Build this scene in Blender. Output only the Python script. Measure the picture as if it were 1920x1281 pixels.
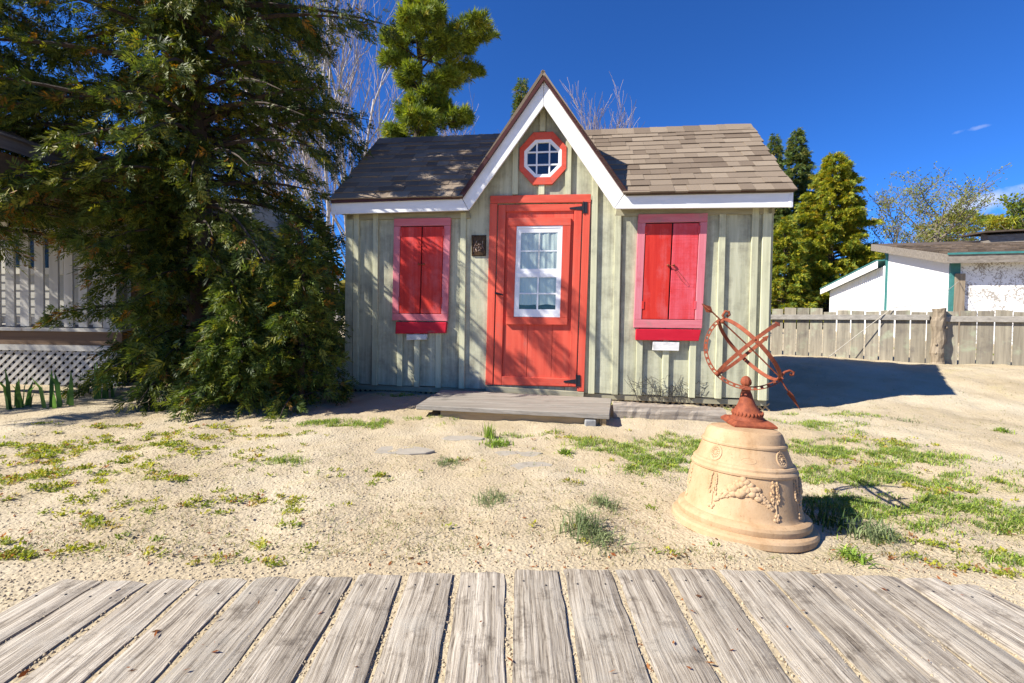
import bpy, math, random
import numpy as np
from mathutils import Vector, Matrix
R = math.radians
random.seed(7); rng = np.random.default_rng(7)
for o in list(bpy.data.objects): bpy.data.objects.remove(o)
scene = bpy.context.scene
C = scene.collection

# ------------------------------------------------------------------ camera
CAM_H, FPX, PITCH, ROLL, SHIFT_Y = 0.95, 853.0, R(1.4), 0.0145, -0.0187
cam = bpy.data.cameras.new('camera'); cam_o = bpy.data.objects.new('camera', cam); C.objects.link(cam_o)
cam.sensor_width = 36; cam.lens = 36*FPX/1920; cam.shift_y = SHIFT_Y; cam.clip_start = .05; cam.clip_end = 2000
CM = Matrix.Translation((0, 0, CAM_H)) @ Matrix.Rotation(R(90)-PITCH, 4, 'X') @ Matrix.Rotation(ROLL, 4, 'Z')
cam_o.matrix_world = CM
scene.camera = cam_o
scene.render.resolution_x, scene.render.resolution_y = 1024, 683

# ------------------------------------------------------------------ sky, sun, exposure
SUN = Vector((-2.17, -0.703, 1.93)).normalized()          # direction towards the sun
SUN_EL = math.asin(SUN.z); SUN_AZ = math.atan2(SUN.x, SUN.y)
world = bpy.data.worlds.new('World'); scene.world = world; world.use_nodes = True
nt = world.node_tree; nt.nodes.clear()
def wn(t, **k):
    n = nt.nodes.new(t)
    for a, b in k.items(): setattr(n, a, b)
    return n
sky = wn('ShaderNodeTexSky', sky_type='NISHITA', sun_disc=False)
sky.sun_elevation = SUN_EL; sky.sun_rotation = SUN_AZ % (2*math.pi)
sky.altitude = 2500; sky.air_density = 1.0; sky.dust_density = 0.0; sky.ozone_density = 6
hsv = wn('ShaderNodeMixRGB', blend_type='MULTIPLY'); hsv.inputs[0].default_value = 1; hsv.inputs[2].default_value = (.48, 1.10, 1.88, 1)   # deep polarised blue
bg = wn('ShaderNodeBackground'); bg.inputs['Strength'].default_value = 0.05
out = wn('ShaderNodeOutputWorld')
nt.links.new(sky.outputs[0], hsv.inputs[1])
# two thin clouds low over the roofs
tc = wn('ShaderNodeTexCoord')
def cloud(prev, d, along, half_l, half_h, amt, nscale):
    d = Vector(d).normalized(); r = d.cross(Vector((0, 0, 1))).normalized(); up = r.cross(d)
    a = (r*math.cos(along)+up*math.sin(along)); b = d.cross(a)
    def dot(v, s):
        n = wn('ShaderNodeVectorMath', operation='DOT_PRODUCT'); n.inputs[1].default_value = v
        nt.links.new(tc.outputs['Generated'], n.inputs[0])
        m = wn('ShaderNodeMath', operation='DIVIDE'); m.inputs[1].default_value = s; nt.links.new(n.outputs['Value'], m.inputs[0]); return m.outputs[0]
    def math2(op, x, y):
        m = wn('ShaderNodeMath', operation=op)
        for i, v in enumerate((x, y)):
            if isinstance(v, (int, float)): m.inputs[i].default_value = v
            else: nt.links.new(v, m.inputs[i])
        return m.outputs[0]
    x, y = dot(a, half_l), dot(b, half_h)
    rr = math2('ADD', math2('MULTIPLY', x, x), math2('MULTIPLY', y, y))
    fr = math2('GREATER_THAN', dot(d, 1), 0)
    no = wn('ShaderNodeTexNoise'); no.inputs['Scale'].default_value = nscale; no.inputs['Detail'].default_value = 7
    nt.links.new(tc.outputs['Generated'], no.inputs['Vector'])
    v = math2('SUBTRACT', math2('ADD', math2('MULTIPLY', no.outputs['Fac'], 3.2), -0.75), rr)
    v = math2('MULTIPLY', v, fr)
    mr = wn('ShaderNodeMapRange'); mr.inputs['From Max'].default_value = 1.3; mr.inputs['To Max'].default_value = amt
    nt.links.new(v, mr.inputs['Value'])
    mx = wn('ShaderNodeMixRGB'); mx.inputs['Color2'].default_value = (9, 9.5, 11, 1)
    nt.links.new(mr.outputs[0], mx.inputs['Fac']); nt.links.new(prev, mx.inputs['Color1'])
    return mx.outputs[0]
def ray(px, py):
    d = Vector(((px-960)/FPX, -(py-640.5)/FPX+SHIFT_Y*1920/FPX, -1))
    return (CM.to_3x3() @ d)
c = cloud(hsv.outputs[0], ray(1885, 376), .16, .09, .021, 1.0, 26)
c = cloud(c, ray(1823, 242), .06, .020, .0035, .22, 90)
nt.links.new(c, bg.inputs[0]); nt.links.new(bg.outputs[0], out.inputs[0])

sl = bpy.data.lights.new('sun', 'SUN'); sl.energy = 5.0; sl.angle = R(.5); sl.color = (1, .94, .84)
so = bpy.data.objects.new('sun', sl); C.objects.link(so)
so.rotation_euler = (-SUN).to_track_quat('-Z', 'Y').to_euler(); so.location = (-30, -8, 30)
scene.view_settings.view_transform = 'Standard'; scene.view_settings.look = 'None'
scene.view_settings.gamma = 1; scene.view_settings.exposure = 1.05
scene.render.engine = 'CYCLES'; scene.cycles.max_bounces = 6; scene.cycles.transparent_max_bounces = 6

# ------------------------------------------------------------------ pixel -> place helpers
CP = Vector((0, 0, CAM_H))
def G(px, py, z=0.0):
    d = ray(px, py); t = (z-CAM_H)/d.z; return CP+d*t
def D(px, py, Y):
    d = ray(px, py); return CP+d*(Y/d.y)
def plane_hit(px, py, p, n):
    d = ray(px, py); return CP+d*((p-CP).dot(n)/d.dot(n))
def sstep(a, b, x):
    t = np.clip((x-a)/(b-a), 0, 1); return t*t*(3-2*t)
F_A, F_B = Vector((4.7, 7.86, 0)), Vector((6.34, 6.93, 0))          # the board fence line
F_D = (F_B-F_A).normalized(); F_N = Vector((F_D.y, -F_D.x, 0))
if F_N.y > 0: F_N = -F_N
def ground_h(x, y):
    x = np.asarray(x, float); y = np.asarray(y, float)
    d = (x-F_A.x)*F_N.x+(y-F_A.y)*F_N.y
    h = .27*sstep(3.3, .45, d)*sstep(1.6, 3.2, x)
    h = h+.018*np.sin(1.7*x+.6*y)*np.sin(1.3*y-.7*x)+.011*np.sin(4.1*x+1.0)*np.sin(3.3*y+2*x)+.006*np.sin(9*x-3*y)*np.sin(8*y+1)
    for i_ in range(14):
        a_ = i_*2.4+.3; f_ = 14+5.3*i_; h = h+(.055/f_)*np.sin(f_*(x*math.cos(a_)+y*math.sin(a_))+1.7*i_+1.3*np.sin(2.1*x+i_)+1.1*np.sin(1.7*y-i_))
    k = sstep(1.6, 1.8, y)
    rp = np.hypot(x-1.062, y-2.06); fr = np.clip(.5-.5*((x-1.062)*.46+(y-2.06)*.89)/np.maximum(rp, .05), 0, 1)
    h = h+.03*fr**3*np.exp(-((rp-.27)/.13)**2)
    return h*k+.0145*(1-sstep(1.55, 1.85, y))
def gz(x, y): return float(ground_h(x, y))

# ------------------------------------------------------------------ object helpers
def obj(name, me, parent=None):
    o = bpy.data.objects.new(name, me); C.objects.link(o)
    if parent is not None:
        o.parent = parent
        p, M = parent, Matrix()
        while p is not None: M = Matrix.Translation(p.location) @ M; p = p.parent
    return o
def wloc(o):
    v = Vector((0, 0, 0))
    while o is not None: v = v+o.location; o = o.parent
    return v
def mk(name, verts, faces, mat, parent=None, smooth=False, origin=None):
    """one mesh object from world-space vertices; every parent used with mk has no rotation"""
    verts = [Vector(v) for v in verts]
    if origin is None:
        origin = sum(verts, Vector((0, 0, 0)))/len(verts)
    origin = Vector(origin)
    me = bpy.data.meshes.new(name); me.from_pydata([v-origin for v in verts], [], faces)
    me.materials.append(mat); me.update()
    if smooth: me.polygons.foreach_set('use_smooth', [True]*len(me.polygons))
    o = bpy.data.objects.new(name, me); C.objects.link(o)
    if parent is not None: o.parent = parent; o.location = origin-wloc(parent)
    else: o.location = origin
    return o
def mknp(name, V, F, mat, parent=None, smooth=False, col=None, origin=None):
    V = np.asarray(V, np.float32); F = np.asarray(F, np.int32)
    origin = V.mean(0) if origin is None else np.array(origin, np.float32)
    me = bpy.data.meshes.new(name)
    me.vertices.add(len(V)); me.vertices.foreach_set('co', (V-origin).ravel())
    n, k = F.shape
    me.loops.add(n*k); me.loops.foreach_set('vertex_index', F.ravel())
    me.polygons.add(n); me.polygons.foreach_set('loop_start', np.arange(0, n*k, k, dtype=np.int32))
    me.update(calc_edges=True)
    if smooth: me.polygons.foreach_set('use_smooth', np.ones(n, bool))
    if col is not None:
        a = me.color_attributes.new('tint', 'FLOAT_COLOR', 'POINT')
        a.data.foreach_set('color', np.concatenate([col, np.ones((len(col), 1))], 1).astype(np.float32).ravel())
    me.materials.append(mat)
    o = bpy.data.objects.new(name, me); C.objects.link(o)
    if parent is not None: o.parent = parent; o.location = Vector(origin.tolist())-wloc(parent)
    else: o.location = origin.tolist()
    return o
def thing(name, label, cat, loc, group=None):
    o = bpy.data.objects.new(name, None); C.objects.link(o); o.location = loc; o.empty_display_size = .1
    o['label'] = label; o['category'] = cat
    if group: o['group'] = group
    return o
def tag(o, label, cat, group=None):
    o['label'] = label; o['category'] = cat
    if group: o['group'] = group
    return o
BOXF = [(0, 3, 2, 1), (4, 5, 6, 7), (0, 1, 5, 4), (1, 2, 6, 5), (2, 3, 7, 6), (3, 0, 4, 7)]
def hexa(name, back, front, mat, parent=None, bevel=0):
    """box between two quads (same winding)"""
    o = mk(name, list(back)+list(front), BOXF, mat, parent)
    if bevel: bev(o, bevel)
    return o
def bev(o, w, seg=1):
    m = o.modifiers.new('bevel', 'BEVEL'); m.width = w; m.segments = seg; m.limit_method = 'ANGLE'; return o
def box(name, a, b, mat, parent=None, bevel=0):
    x0, y0, z0 = a; x1, y1, z1 = b
    return hexa(name, [(x0, y1, z0), (x1, y1, z0), (x1, y1, z1), (x0, y1, z1)], [(x0, y0, z0), (x1, y0, z0), (x1, y0, z1), (x0, y0, z1)], mat, parent, bevel)
def tube_np(pts, rad, k=6, cap=True):
    pts = np.asarray(pts, float); n = len(pts); rad = np.broadcast_to(np.asarray(rad, float), (n,))
    t = np.gradient(pts, axis=0); t /= np.linalg.norm(t, axis=1)[:, None]+1e-9
    ref = np.array([0, 0, 1.]) if abs(t[0, 2]) < .9 else np.array([1., 0, 0])
    V = []
    u = np.cross(t[0], ref); u /= np.linalg.norm(u)
    for i in range(n):
        u = u-t[i]*np.dot(u, t[i]); u /= np.linalg.norm(u)+1e-9; w = np.cross(t[i], u)
        a = np.linspace(0, 2*math.pi, k, endpoint=False)
        V.append(pts[i]+rad[i]*(np.cos(a)[:, None]*u+np.sin(a)[:, None]*w))
    V = np.concatenate(V)
    F = []
    for i in range(n-1):
        for j in range(k):
            F.append((i*k+j, i*k+(j+1) % k, (i+1)*k+(j+1) % k, (i+1)*k+j))
    return V, np.array(F, np.int32)
class Bag:
    def __init__(s): s.V = []; s.F = []; s.n = 0
    def add(s, V, F):
        s.V.append(np.asarray(V, float)); s.F.append(np.asarray(F, np.int32)+s.n); s.n += len(V); return s
    def tube(s, pts, rad, k=6): return s.add(*tube_np(pts, rad, k))
    def box(s, c, h, rot=None):
        P = np.array([(-1, 1, -1), (1, 1, -1), (1, 1, 1), (-1, 1, 1), (-1, -1, -1), (1, -1, -1), (1, -1, 1), (-1, -1, 1)], float)*np.asarray(h)
        if rot is not None: P = P @ np.array(rot).T
        return s.add(P+np.asarray(c), BOXF)
    def ball(s, c, r, rot=None, n=6, m=4):
        V = [(0, 0, 1)]
        for i in range(1, m):
            p = math.pi*i/m
            V += [(math.sin(p)*math.cos(2*math.pi*j/n), math.sin(p)*math.sin(2*math.pi*j/n), math.cos(p)) for j in range(n)]
        V.append((0, 0, -1)); F = []
        for j in range(n):
            F.append((0, 1+j, 1+(j+1) % n, 0+0)); 
        F = [(0, 1+j, 1+(j+1) % n, 1+(j+1) % n) for j in range(n)]
        for i in range(m-2):
            for j in range(n):
                a = 1+i*n; F.append((a+j, a+n+j, a+n+(j+1) % n, a+(j+1) % n))
        L = len(V)-1; a = 1+(m-2)*n
        F += [(a+(j+1) % n, a+j, L, L) for j in range(n)]
        V = np.array(V)*np.asarray(r)
        if rot is not None: V = V @ np.array(rot).T
        return s.add(V+np.asarray(c), F)
    def build(s, name, mat, parent=None, smooth=False, origin=None):
        V = np.concatenate(s.V).tolist(); F = []
        for f in np.concatenate(s.F).tolist():
            g = []
            for i in f:
                if i not in g: g.append(i)
            F.append(g)
        return mk(name, V, F, mat, parent, smooth, origin)
def lathe(prof, k=48):
    V = []; F = []
    for r, z in prof:
        for j in range(k):
            a = 2*math.pi*j/k; V.append((r*math.cos(a), r*math.sin(a), z))
    n = len(prof)
    for i in range(n-1):
        for j in range(k): F.append((i*k+j, i*k+(j+1) % k, (i+1)*k+(j+1) % k, (i+1)*k+j))
    return np.array(V), np.array(F, np.int32)

# ------------------------------------------------------------------ materials
def newmat(name):
    m = bpy.data.materials.new(name); m.use_nodes = True
    n = m.node_tree.nodes; l = m.node_tree.links
    return m, n, l, n['Principled BSDF']
def node(n, t, **k):
    x = n.new(t)
    for a, b in k.items():
        if a in x.inputs.keys(): x.inputs[a].default_value = b
        else: setattr(x, a, b)
    return x
def ramp(n, stops):
    r = n.new('ShaderNodeValToRGB'); e = r.color_ramp.elements
    while len(e) < len(stops): e.new(.5)
    for i, (p, c) in enumerate(stops):
        e[i].position = p; e[i].color = (*c, 1) if len(c) == 3 else c
    return r
def rnd_coord(n, l, scale=(1, 1, 1), spread=31.0):
    t = n.new('ShaderNodeTexCoord'); oi = n.new('ShaderNodeObjectInfo')
    cx = n.new('ShaderNodeCombineXYZ')
    for i, kk in enumerate((1.0, 1.7, .6)):
        m = node(n, 'ShaderNodeMath', operation='MULTIPLY'); m.inputs[1].default_value = spread*kk
        l.new(oi.outputs['Random'], m.inputs[0]); l.new(m.outputs[0], cx.inputs[i])
    ad = node(n, 'ShaderNodeVectorMath', operation='ADD'); l.new(t.outputs['Object'], ad.inputs[0]); l.new(cx.outputs[0], ad.inputs[1])
    mp = n.new('ShaderNodeMapping'); mp.inputs['Scale'].default_value = scale; l.new(ad.outputs[0], mp.inputs['Vector'])
    return ad.outputs[0], mp.outputs[0], oi.outputs['Random']
def mix(n, l, f, a, b, mode='MIX'):
    m = n.new('ShaderNodeMixRGB'); m.blend_type = mode
    for i, v in zip((0, 1, 2), (f, a, b)):
        if hasattr(v, 'links') or hasattr(v, 'is_linked'): l.new(v, m.inputs[i])
        elif isinstance(v, (tuple, list)): m.inputs[i].default_value = (*v, 1)[:4]
        else: m.inputs[i].default_value = v
    return m.outputs[0]
def m_wood(name, c1, c2, axis='Z', grain=55, wear=None, wear_lo=.55, wear_hi=.7, rough=.8, bump=.35, vary=.15, saw=0, patch=None, patch_lo=.5, spec=.25, bdist=.004):
    m, n, l, b = newmat(name)
    s = {'X': (.05, 1, 1), 'Y': (1, .05, 1), 'Z': (1, 1, .05)}[axis]
    raw, st, rnd = rnd_coord(n, l, s)
    g = node(n, 'ShaderNodeTexNoise', Scale=grain, Detail=8, Roughness=.65); l.new(st, g.inputs['Vector'])
    r = ramp(n, [(.3, c1), (.7, c2)]); l.new(g.outputs['Fac'], r.inputs[0]); col = r.outputs[0]
    if patch:
        p = node(n, 'ShaderNodeTexNoise', Scale=4.5, Detail=6, Roughness=.6); l.new(raw, p.inputs['Vector'])
        pr = ramp(n, [(patch_lo, (0, 0, 0)), (patch_lo+.18, (1, 1, 1))]); l.new(p.outputs['Fac'], pr.inputs[0])
        col = mix(n, l, pr.outputs[0], col, patch)
    if wear:
        w = node(n, 'ShaderNodeTexNoise', Scale=9, Detail=9, Roughness=.7); l.new(st if axis else raw, w.inputs['Vector'])
        w2 = node(n, 'ShaderNodeTexNoise', Scale=5, Detail=6, Roughness=.7); l.new(raw, w2.inputs['Vector'])
        mm = node(n, 'ShaderNodeMath', operation='ADD'); l.new(w.outputs['Fac'], mm.inputs[0]); l.new(w2.outputs['Fac'], mm.inputs[1])
        hh = node(n, 'ShaderNodeMath', operation='MULTIPLY'); hh.inputs[1].default_value = .5; l.new(mm.outputs[0], hh.inputs[0])
        wr = ramp(n, [(wear_lo, (0, 0, 0)), (wear_hi, (1, 1, 1))]); l.new(hh.outputs[0], wr.inputs[0])
        col = mix(n, l, wr.outputs[0], col, wear)
    v = node(n, 'ShaderNodeMapRange'); v.inputs['To Min'].default_value = 1-vary; v.inputs['To Max'].default_value = 1+vary; l.new(rnd, v.inputs['Value'])
    hs = n.new('ShaderNodeHueSaturation'); l.new(col, hs.inputs['Color']); l.new(v.outputs[0], hs.inputs['Value'])
    l.new(hs.outputs[0], b.inputs['Base Color'])
    h = g.outputs['Fac']
    if saw:
        sm = n.new('ShaderNodeMapping'); sm.inputs['Scale'].default_value = {'Z': (1.5, 1.5, 60), 'X': (60, 1.5, 1.5), 'Y': (1.5, 60, 1.5)}[axis]; l.new(raw, sm.inputs['Vector'])
        sn = node(n, 'ShaderNodeTexNoise', Scale=1.6, Detail=3); l.new(sm.outputs[0], sn.inputs['Vector'])
        ma = node(n, 'ShaderNodeMath', operation='MULTIPLY_ADD'); ma.inputs[1].default_value = saw; l.new(sn.outputs['Fac'], ma.inputs[0]); l.new(h, ma.inputs[2]); h = ma.outputs[0]
    bp = node(n, 'ShaderNodeBump', Strength=bump, Distance=bdist); l.new(h, bp.inputs['Height']); l.new(bp.outputs[0], b.inputs['Normal'])
    b.inputs['Roughness'].default_value = rough; b.inputs['Specular IOR Level'].default_value = spec
    return m
def m_plain(name, c, rough=.7, nscale=12, amt=.25, c2=None, bump=.1, metal=0, spec=.3, bscale=None, bdist=.004):
    m, n, l, b = newmat(name)
    raw, st, rnd = rnd_coord(n, l)
    g = node(n, 'ShaderNodeTexNoise', Scale=nscale, Detail=8, Roughness=.65); l.new(raw, g.inputs['Vector'])
    c2 = c2 or tuple(x*(1-amt) for x in c)
    r = ramp(n, [(.35, c2), (.65, c)]); l.new(g.outputs['Fac'], r.inputs[0])
    l.new(r.outputs[0], b.inputs['Base Color'])
    g2 = node(n, 'ShaderNodeTexNoise', Scale=bscale or nscale*5, Detail=5); l.new(raw, g2.inputs['Vector'])
    bp = node(n, 'ShaderNodeBump', Strength=bump, Distance=bdist); l.new(g2.outputs['Fac'], bp.inputs['Height']); l.new(bp.outputs[0], b.inputs['Normal'])
    b.inputs['Roughness'].default_value = rough; b.inputs['Metallic'].default_value = metal; b.inputs['Specular IOR Level'].default_value = spec
    return m
def m_leaf(name, trans=.35, rough=.55, gain=1.0):
    m, n, l, b = newmat(name)
    a = node(n, 'ShaderNodeVertexColor'); a.layer_name = 'tint'
    b.inputs['Roughness'].default_value = rough; b.inputs['Specular IOR Level'].default_value = .25
    l.new(a.outputs[0], b.inputs['Base Color'])
    t = n.new('ShaderNodeBsdfTranslucent'); hs = n.new('ShaderNodeHueSaturation'); hs.inputs['Value'].default_value = 1.3; hs.inputs['Saturation'].default_value = 1.1
    l.new(a.outputs[0], hs.inputs['Color']); l.new(hs.outputs[0], t.inputs['Color'])
    mx = n.new('ShaderNodeMixShader'); mx.inputs[0].default_value = trans
    l.new(b.outputs[0], mx.inputs[1]); l.new(t.outputs[0], mx.inputs[2]); l.new(mx.outputs[0], n['Material Output'].inputs[0])
    return m
def m_glass(name, f0=.045):
    m, n, l, b = newmat(name)
    gl = node(n, 'ShaderNodeBsdfGlossy', Roughness=.02); gl.inputs['Color'].default_value = (1, 1, 1, 1)
    tr = n.new('ShaderNodeBsdfTransparent'); tr.inputs['Color'].default_value = (.86, .9, .88, 1)
    lw = node(n, 'ShaderNodeLayerWeight', Blend=.5); p5 = node(n, 'ShaderNodeMath', operation='POWER'); p5.inputs[1].default_value = 5; l.new(lw.outputs['Facing'], p5.inputs[0])
    fr = node(n, 'ShaderNodeMath', operation='MULTIPLY_ADD'); fr.inputs[1].default_value = .93; fr.inputs[2].default_value = f0; l.new(p5.outputs[0], fr.inputs[0])
    mx = n.new('ShaderNodeMixShader'); l.new(fr.outputs[0], mx.inputs[0]); l.new(tr.outputs[0], mx.inputs[1]); l.new(gl.outputs[0], mx.inputs[2])
    l.new(mx.outputs[0], n['Material Output'].inputs[0]); return m

SAGE = m_wood('sage_board', (.35, .35, .24), (.55, .545, .39), 'Z', 26, wear=(.17, .16, .12), wear_lo=.46, wear_hi=.68, vary=.08, saw=.7, bump=.35)
SAGE_B = m_wood('sage_batten', (.42, .42, .275), (.60, .59, .40), 'Z', 26, wear=(.20, .19, .14), wear_lo=.49, wear_hi=.74, vary=.08, bump=.3)
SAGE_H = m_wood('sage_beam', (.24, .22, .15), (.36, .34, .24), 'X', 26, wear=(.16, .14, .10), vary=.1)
WHITE_X = m_wood('white_trim', (.70, .70, .69), (.83, .83, .82), 'X', 18, wear=(.5, .5, .47), wear_lo=.57, wear_hi=.75, vary=.03, bump=.18, rough=.6)
WHITE_B = m_plain('white_bargeboard', (.84, .84, .83), .6, 5, .1, (.68, .68, .65), .15)
WHITE_P = m_plain('white_paint', (.78, .78, .77), .5, 6, .08, None, .05)
VINYL = m_plain('white_vinyl', (.82, .82, .82), .35, 4, .04, None, .02)
CORAL_Z = m_wood('coral_red_upright', (.56, .065, .038), (.68, .115, .068), 'Z', 22, wear=(.40, .13, .10), wear_lo=.53, wear_hi=.70, vary=.06, bump=.35, rough=.6, saw=.5)
CORAL_X = m_wood('coral_red_rail', (.56, .065, .038), (.68, .115, .068), 'X', 22, wear=(.38, .14, .11), wear_lo=.52, wear_hi=.70, vary=.06, bump=.35, rough=.6)
RED_Z = m_wood('red_shutter', (.44, .016, .012), (.64, .045, .026), 'Z', 22, wear=(.60, .12, .12), wear_lo=.50, wear_hi=.72, vary=.04, bump=.35, rough=.5, saw=.5)
RED_F = m_wood('faded_red_shutter', (.56, .05, .06), (.66, .12, .15), 'Z', 22, wear=(.55, .03, .03), wear_lo=.45, wear_hi=.62, vary=.03, bump=.5, rough=.5, saw=1.2)
PINK_Z = m_wood('pink_frame_upright', (.56, .15, .18), (.65, .235, .265), 'Z', 20, wear=(.46, .06, .07), wear_lo=.52, wear_hi=.70, vary=.04, bump=.2, rough=.55)
PINK_X = m_wood('pink_frame_rail', (.54, .13, .155), (.63, .21, .235), 'X', 20, wear=(.34, .20, .18), wear_lo=.52, wear_hi=.66, vary=.04, bump=.2, rough=.55)
SILL = m_wood('crimson_sill', (.44, .006, .022), (.56, .015, .035), 'X', 20, wear=(.16, .12, .10), wear_lo=.545, wear_hi=.66, vary=.05, bump=.5, rough=.5)
BLACK = m_plain('black_iron', (.02, .022, .03), .45, 30, .3, None, .1)
DRIP = m_plain('brown_drip_edge', (.075, .022, .016), .45, 8, .3, None, .05)
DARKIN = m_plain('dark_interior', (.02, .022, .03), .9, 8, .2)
NAVY = m_plain('dark_pane_interior', (.012, .016, .05), .8, 5, .3)
GLASS = m_glass('window_glass')
GREYW = m_wood('grey_step_wood', (.17, .15, .125), (.36, .33, .28), 'X', 40, wear=(.12, .105, .085), wear_lo=.55, wear_hi=.7, bump=.6, vary=.1)
TIMBER = m_wood('rotten_timber', (.16, .13, .10), (.42, .37, .30), 'X', 34, bump=1.0, vary=.1, bdist=.01)
TAN = m_wood('tan_lumber', (.34, .24, .12), (.46, .34, .19), 'X', 30, vary=.1)
RUST = m_plain('rust_iron', (.285, .075, .032), .75, 38, .4, (.16, .04, .02), .35, spec=.25, bscale=150, bdist=.002)
def m_terra():
    m, n, l, b = newmat('terracotta')
    t = n.new('ShaderNodeTexCoord'); P = t.outputs['Object']
    a = node(n, 'ShaderNodeTexNoise', Scale=6, Detail=8, Roughness=.65); l.new(P, a.inputs['Vector'])
    r = ramp(n, [(.3, (.385, .25, .135)), (.5, (.45, .305, .175)), (.7, (.49, .345, .21))]); l.new(a.outputs['Fac'], r.inputs[0]); col = r.outputs[0]
    mp = n.new('ShaderNodeMapping'); mp.inputs['Scale'].default_value = (16, 16, 2.2); l.new(P, mp.inputs[0])
    st = node(n, 'ShaderNodeTexNoise', Scale=1, Detail=7, Roughness=.7); l.new(mp.outputs[0], st.inputs['Vector'])
    sr = ramp(n, [(.32, (.80, .75, .68)), (.5, (1, 1, 1)), (.68, (1.07, 1.09, 1.1))]); l.new(st.outputs['Fac'], sr.inputs[0]); col = mix(n, l, .85, col, sr.outputs[0], 'MULTIPLY')
    sp = node(n, 'ShaderNodeTexNoise', Scale=90, Detail=5, Roughness=.8); l.new(P, sp.inputs['Vector'])
    sq = ramp(n, [(.30, (.45, .38, .33)), (.42, (1, 1, 1))]); l.new(sp.outputs['Fac'], sq.inputs[0]); col = mix(n, l, .8, col, sq.outputs[0], 'MULTIPLY')
    l.new(col, b.inputs['Base Color'])
    g2 = node(n, 'ShaderNodeTexNoise', Scale=140, Detail=6, Roughness=.7); l.new(P, g2.inputs['Vector'])
    bp = node(n, 'ShaderNodeBump', Strength=.45, Distance=.0025); l.new(g2.outputs['Fac'], bp.inputs['Height']); l.new(bp.outputs[0], b.inputs['Normal'])
    b.inputs['Roughness'].default_value = .9; b.inputs['Specular IOR Level'].default_value = .15
    return m
TERRA = m_terra()
FENCE = m_wood('fence_board', (.165, .145, .11), (.335, .30, .225), 'Z', 24, wear=(.13, .115, .10), wear_lo=.52, wear_hi=.68, vary=.2, bump=.4, patch=(.33, .36, .25), patch_lo=.55)
FENCE_X = m_wood('fence_rail', (.20, .185, .16), (.37, .345, .30), 'X', 24, vary=.12, bump=.5)
CONC = m_plain('concrete_block', (.3, .3, .29), .9, 30, .3, None, .4)
WIRE = m_plain('dark_wire', (.05, .045, .04), .6, 30, .3)
def m_shingle():
    m, n, l, b = newmat('asphalt_shingle')
    raw, st, rnd = rnd_coord(n, l)
    r = ramp(n, [(0, (.165, .125, .09)), (.35, (.22, .172, .125)), (.7, (.25, .197, .143)), (1, (.29, .232, .17))]); l.new(rnd, r.inputs[0])
    g = node(n, 'ShaderNodeTexNoise', Scale=260, Detail=3); l.new(raw, g.inputs['Vector'])
    gr = ramp(n, [(.3, (.62, .62, .62)), (.7, (1.2, 1.2, 1.2))]); l.new(g.outputs['Fac'], gr.inputs[0])
    l.new(mix(n, l, 1, r.outputs[0], gr.outputs[0], 'MULTIPLY'), b.inputs['Base Color'])
    bp = node(n, 'ShaderNodeBump', Strength=.6, Distance=.003); l.new(g.outputs['Fac'], bp.inputs['Height']); l.new(bp.outputs[0], b.inputs['Normal'])
    b.inputs['Roughness'].default_value = .95; b.inputs['Specular IOR Level'].default_value = .15
    return m
SHING = m_shingle()
ROOFB = m_plain('roof_deck', (.10, .075, .055), .95, 40, .3, None, .3)

# ------------------------------------------------------------------ ground
def m_sand():
    m, n, l, b = newmat('sand')
    t = n.new('ShaderNodeTexCoord'); P = t.outputs['Object']
    a = node(n, 'ShaderNodeTexNoise', Scale=1.1, Detail=7, Roughness=.62); l.new(P, a.inputs['Vector'])
    r = ramp(n, [(.30, (.36, .295, .19)), (.48, (.445, .375, .26)), (.66, (.50, .44, .325))]); l.new(a.outputs['Fac'], r.inputs[0])
    g = node(n, 'ShaderNodeTexNoise', Scale=170, Detail=4, Roughness=.7); l.new(P, g.inputs['Vector'])
    gr = ramp(n, [(.3, (.7, .67, .62)), (.62, (1.08, 1.07, 1.05))]); l.new(g.outputs['Fac'], gr.inputs[0])
    col = mix(n, l, 1, r.outputs[0], gr.outputs[0], 'MULTIPLY')
    mo = node(n, 'ShaderNodeTexNoise', Scale=2.6, Detail=8, Roughness=.72); mo.inputs['Distortion'].default_value = .5; l.new(P, mo.inputs['Vector'])
    mr = ramp(n, [(.57, (0, 0, 0)), (.72, (1, 1, 1))]); l.new(mo.outputs['Fac'], mr.inputs[0])
    mf = node(n, 'ShaderNodeMath', operation='MULTIPLY'); mf.inputs[1].default_value = .45; l.new(mr.outputs[0], mf.inputs[0])
    col = mix(n, l, mf.outputs[0], col, (.42, .36, .15))
    l.new(col, b.inputs['Base Color'])
    v = node(n, 'ShaderNodeTexVoronoi', Scale=75); v.feature = 'SMOOTH_F1'; l.new(P, v.inputs['Vector'])
    n3 = node(n, 'ShaderNodeTexNoise', Scale=24, Detail=6, Roughness=.7); l.new(P, n3.inputs['Vector'])
    b1 = node(n, 'ShaderNodeBump', Strength=.55, Distance=.009); b1.invert = True; l.new(v.outputs['Distance'], b1.inputs['Height'])
    b2 = node(n, 'ShaderNodeBump', Strength=.45, Distance=.022); l.new(n3.outputs['Fac'], b2.inputs['Height']); l.new(b1.outputs[0], b2.inputs['Normal'])
    l.new(b2.outputs[0], b.inputs['Normal'])
    b.inputs['Roughness'].default_value = .95; b.inputs['Specular IOR Level'].default_value = .1
    return m
def axis_grid(lo, hi, step, far):
    a = np.arange(lo, hi, step); s = []; x = hi; d = step
    while x < far: s.append(x); d *= 1.35; x += d
    s.append(far); q = []; x = lo; d = step
    while x > -far: d *= 1.35; x -= d; q.append(max(x, -far))
    return np.concatenate([np.array(q[::-1]), a, np.array(s)])
gx = axis_grid(-6, 8, .05, 400.); gy = axis_grid(.2, 9, .05, 400.)
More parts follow.
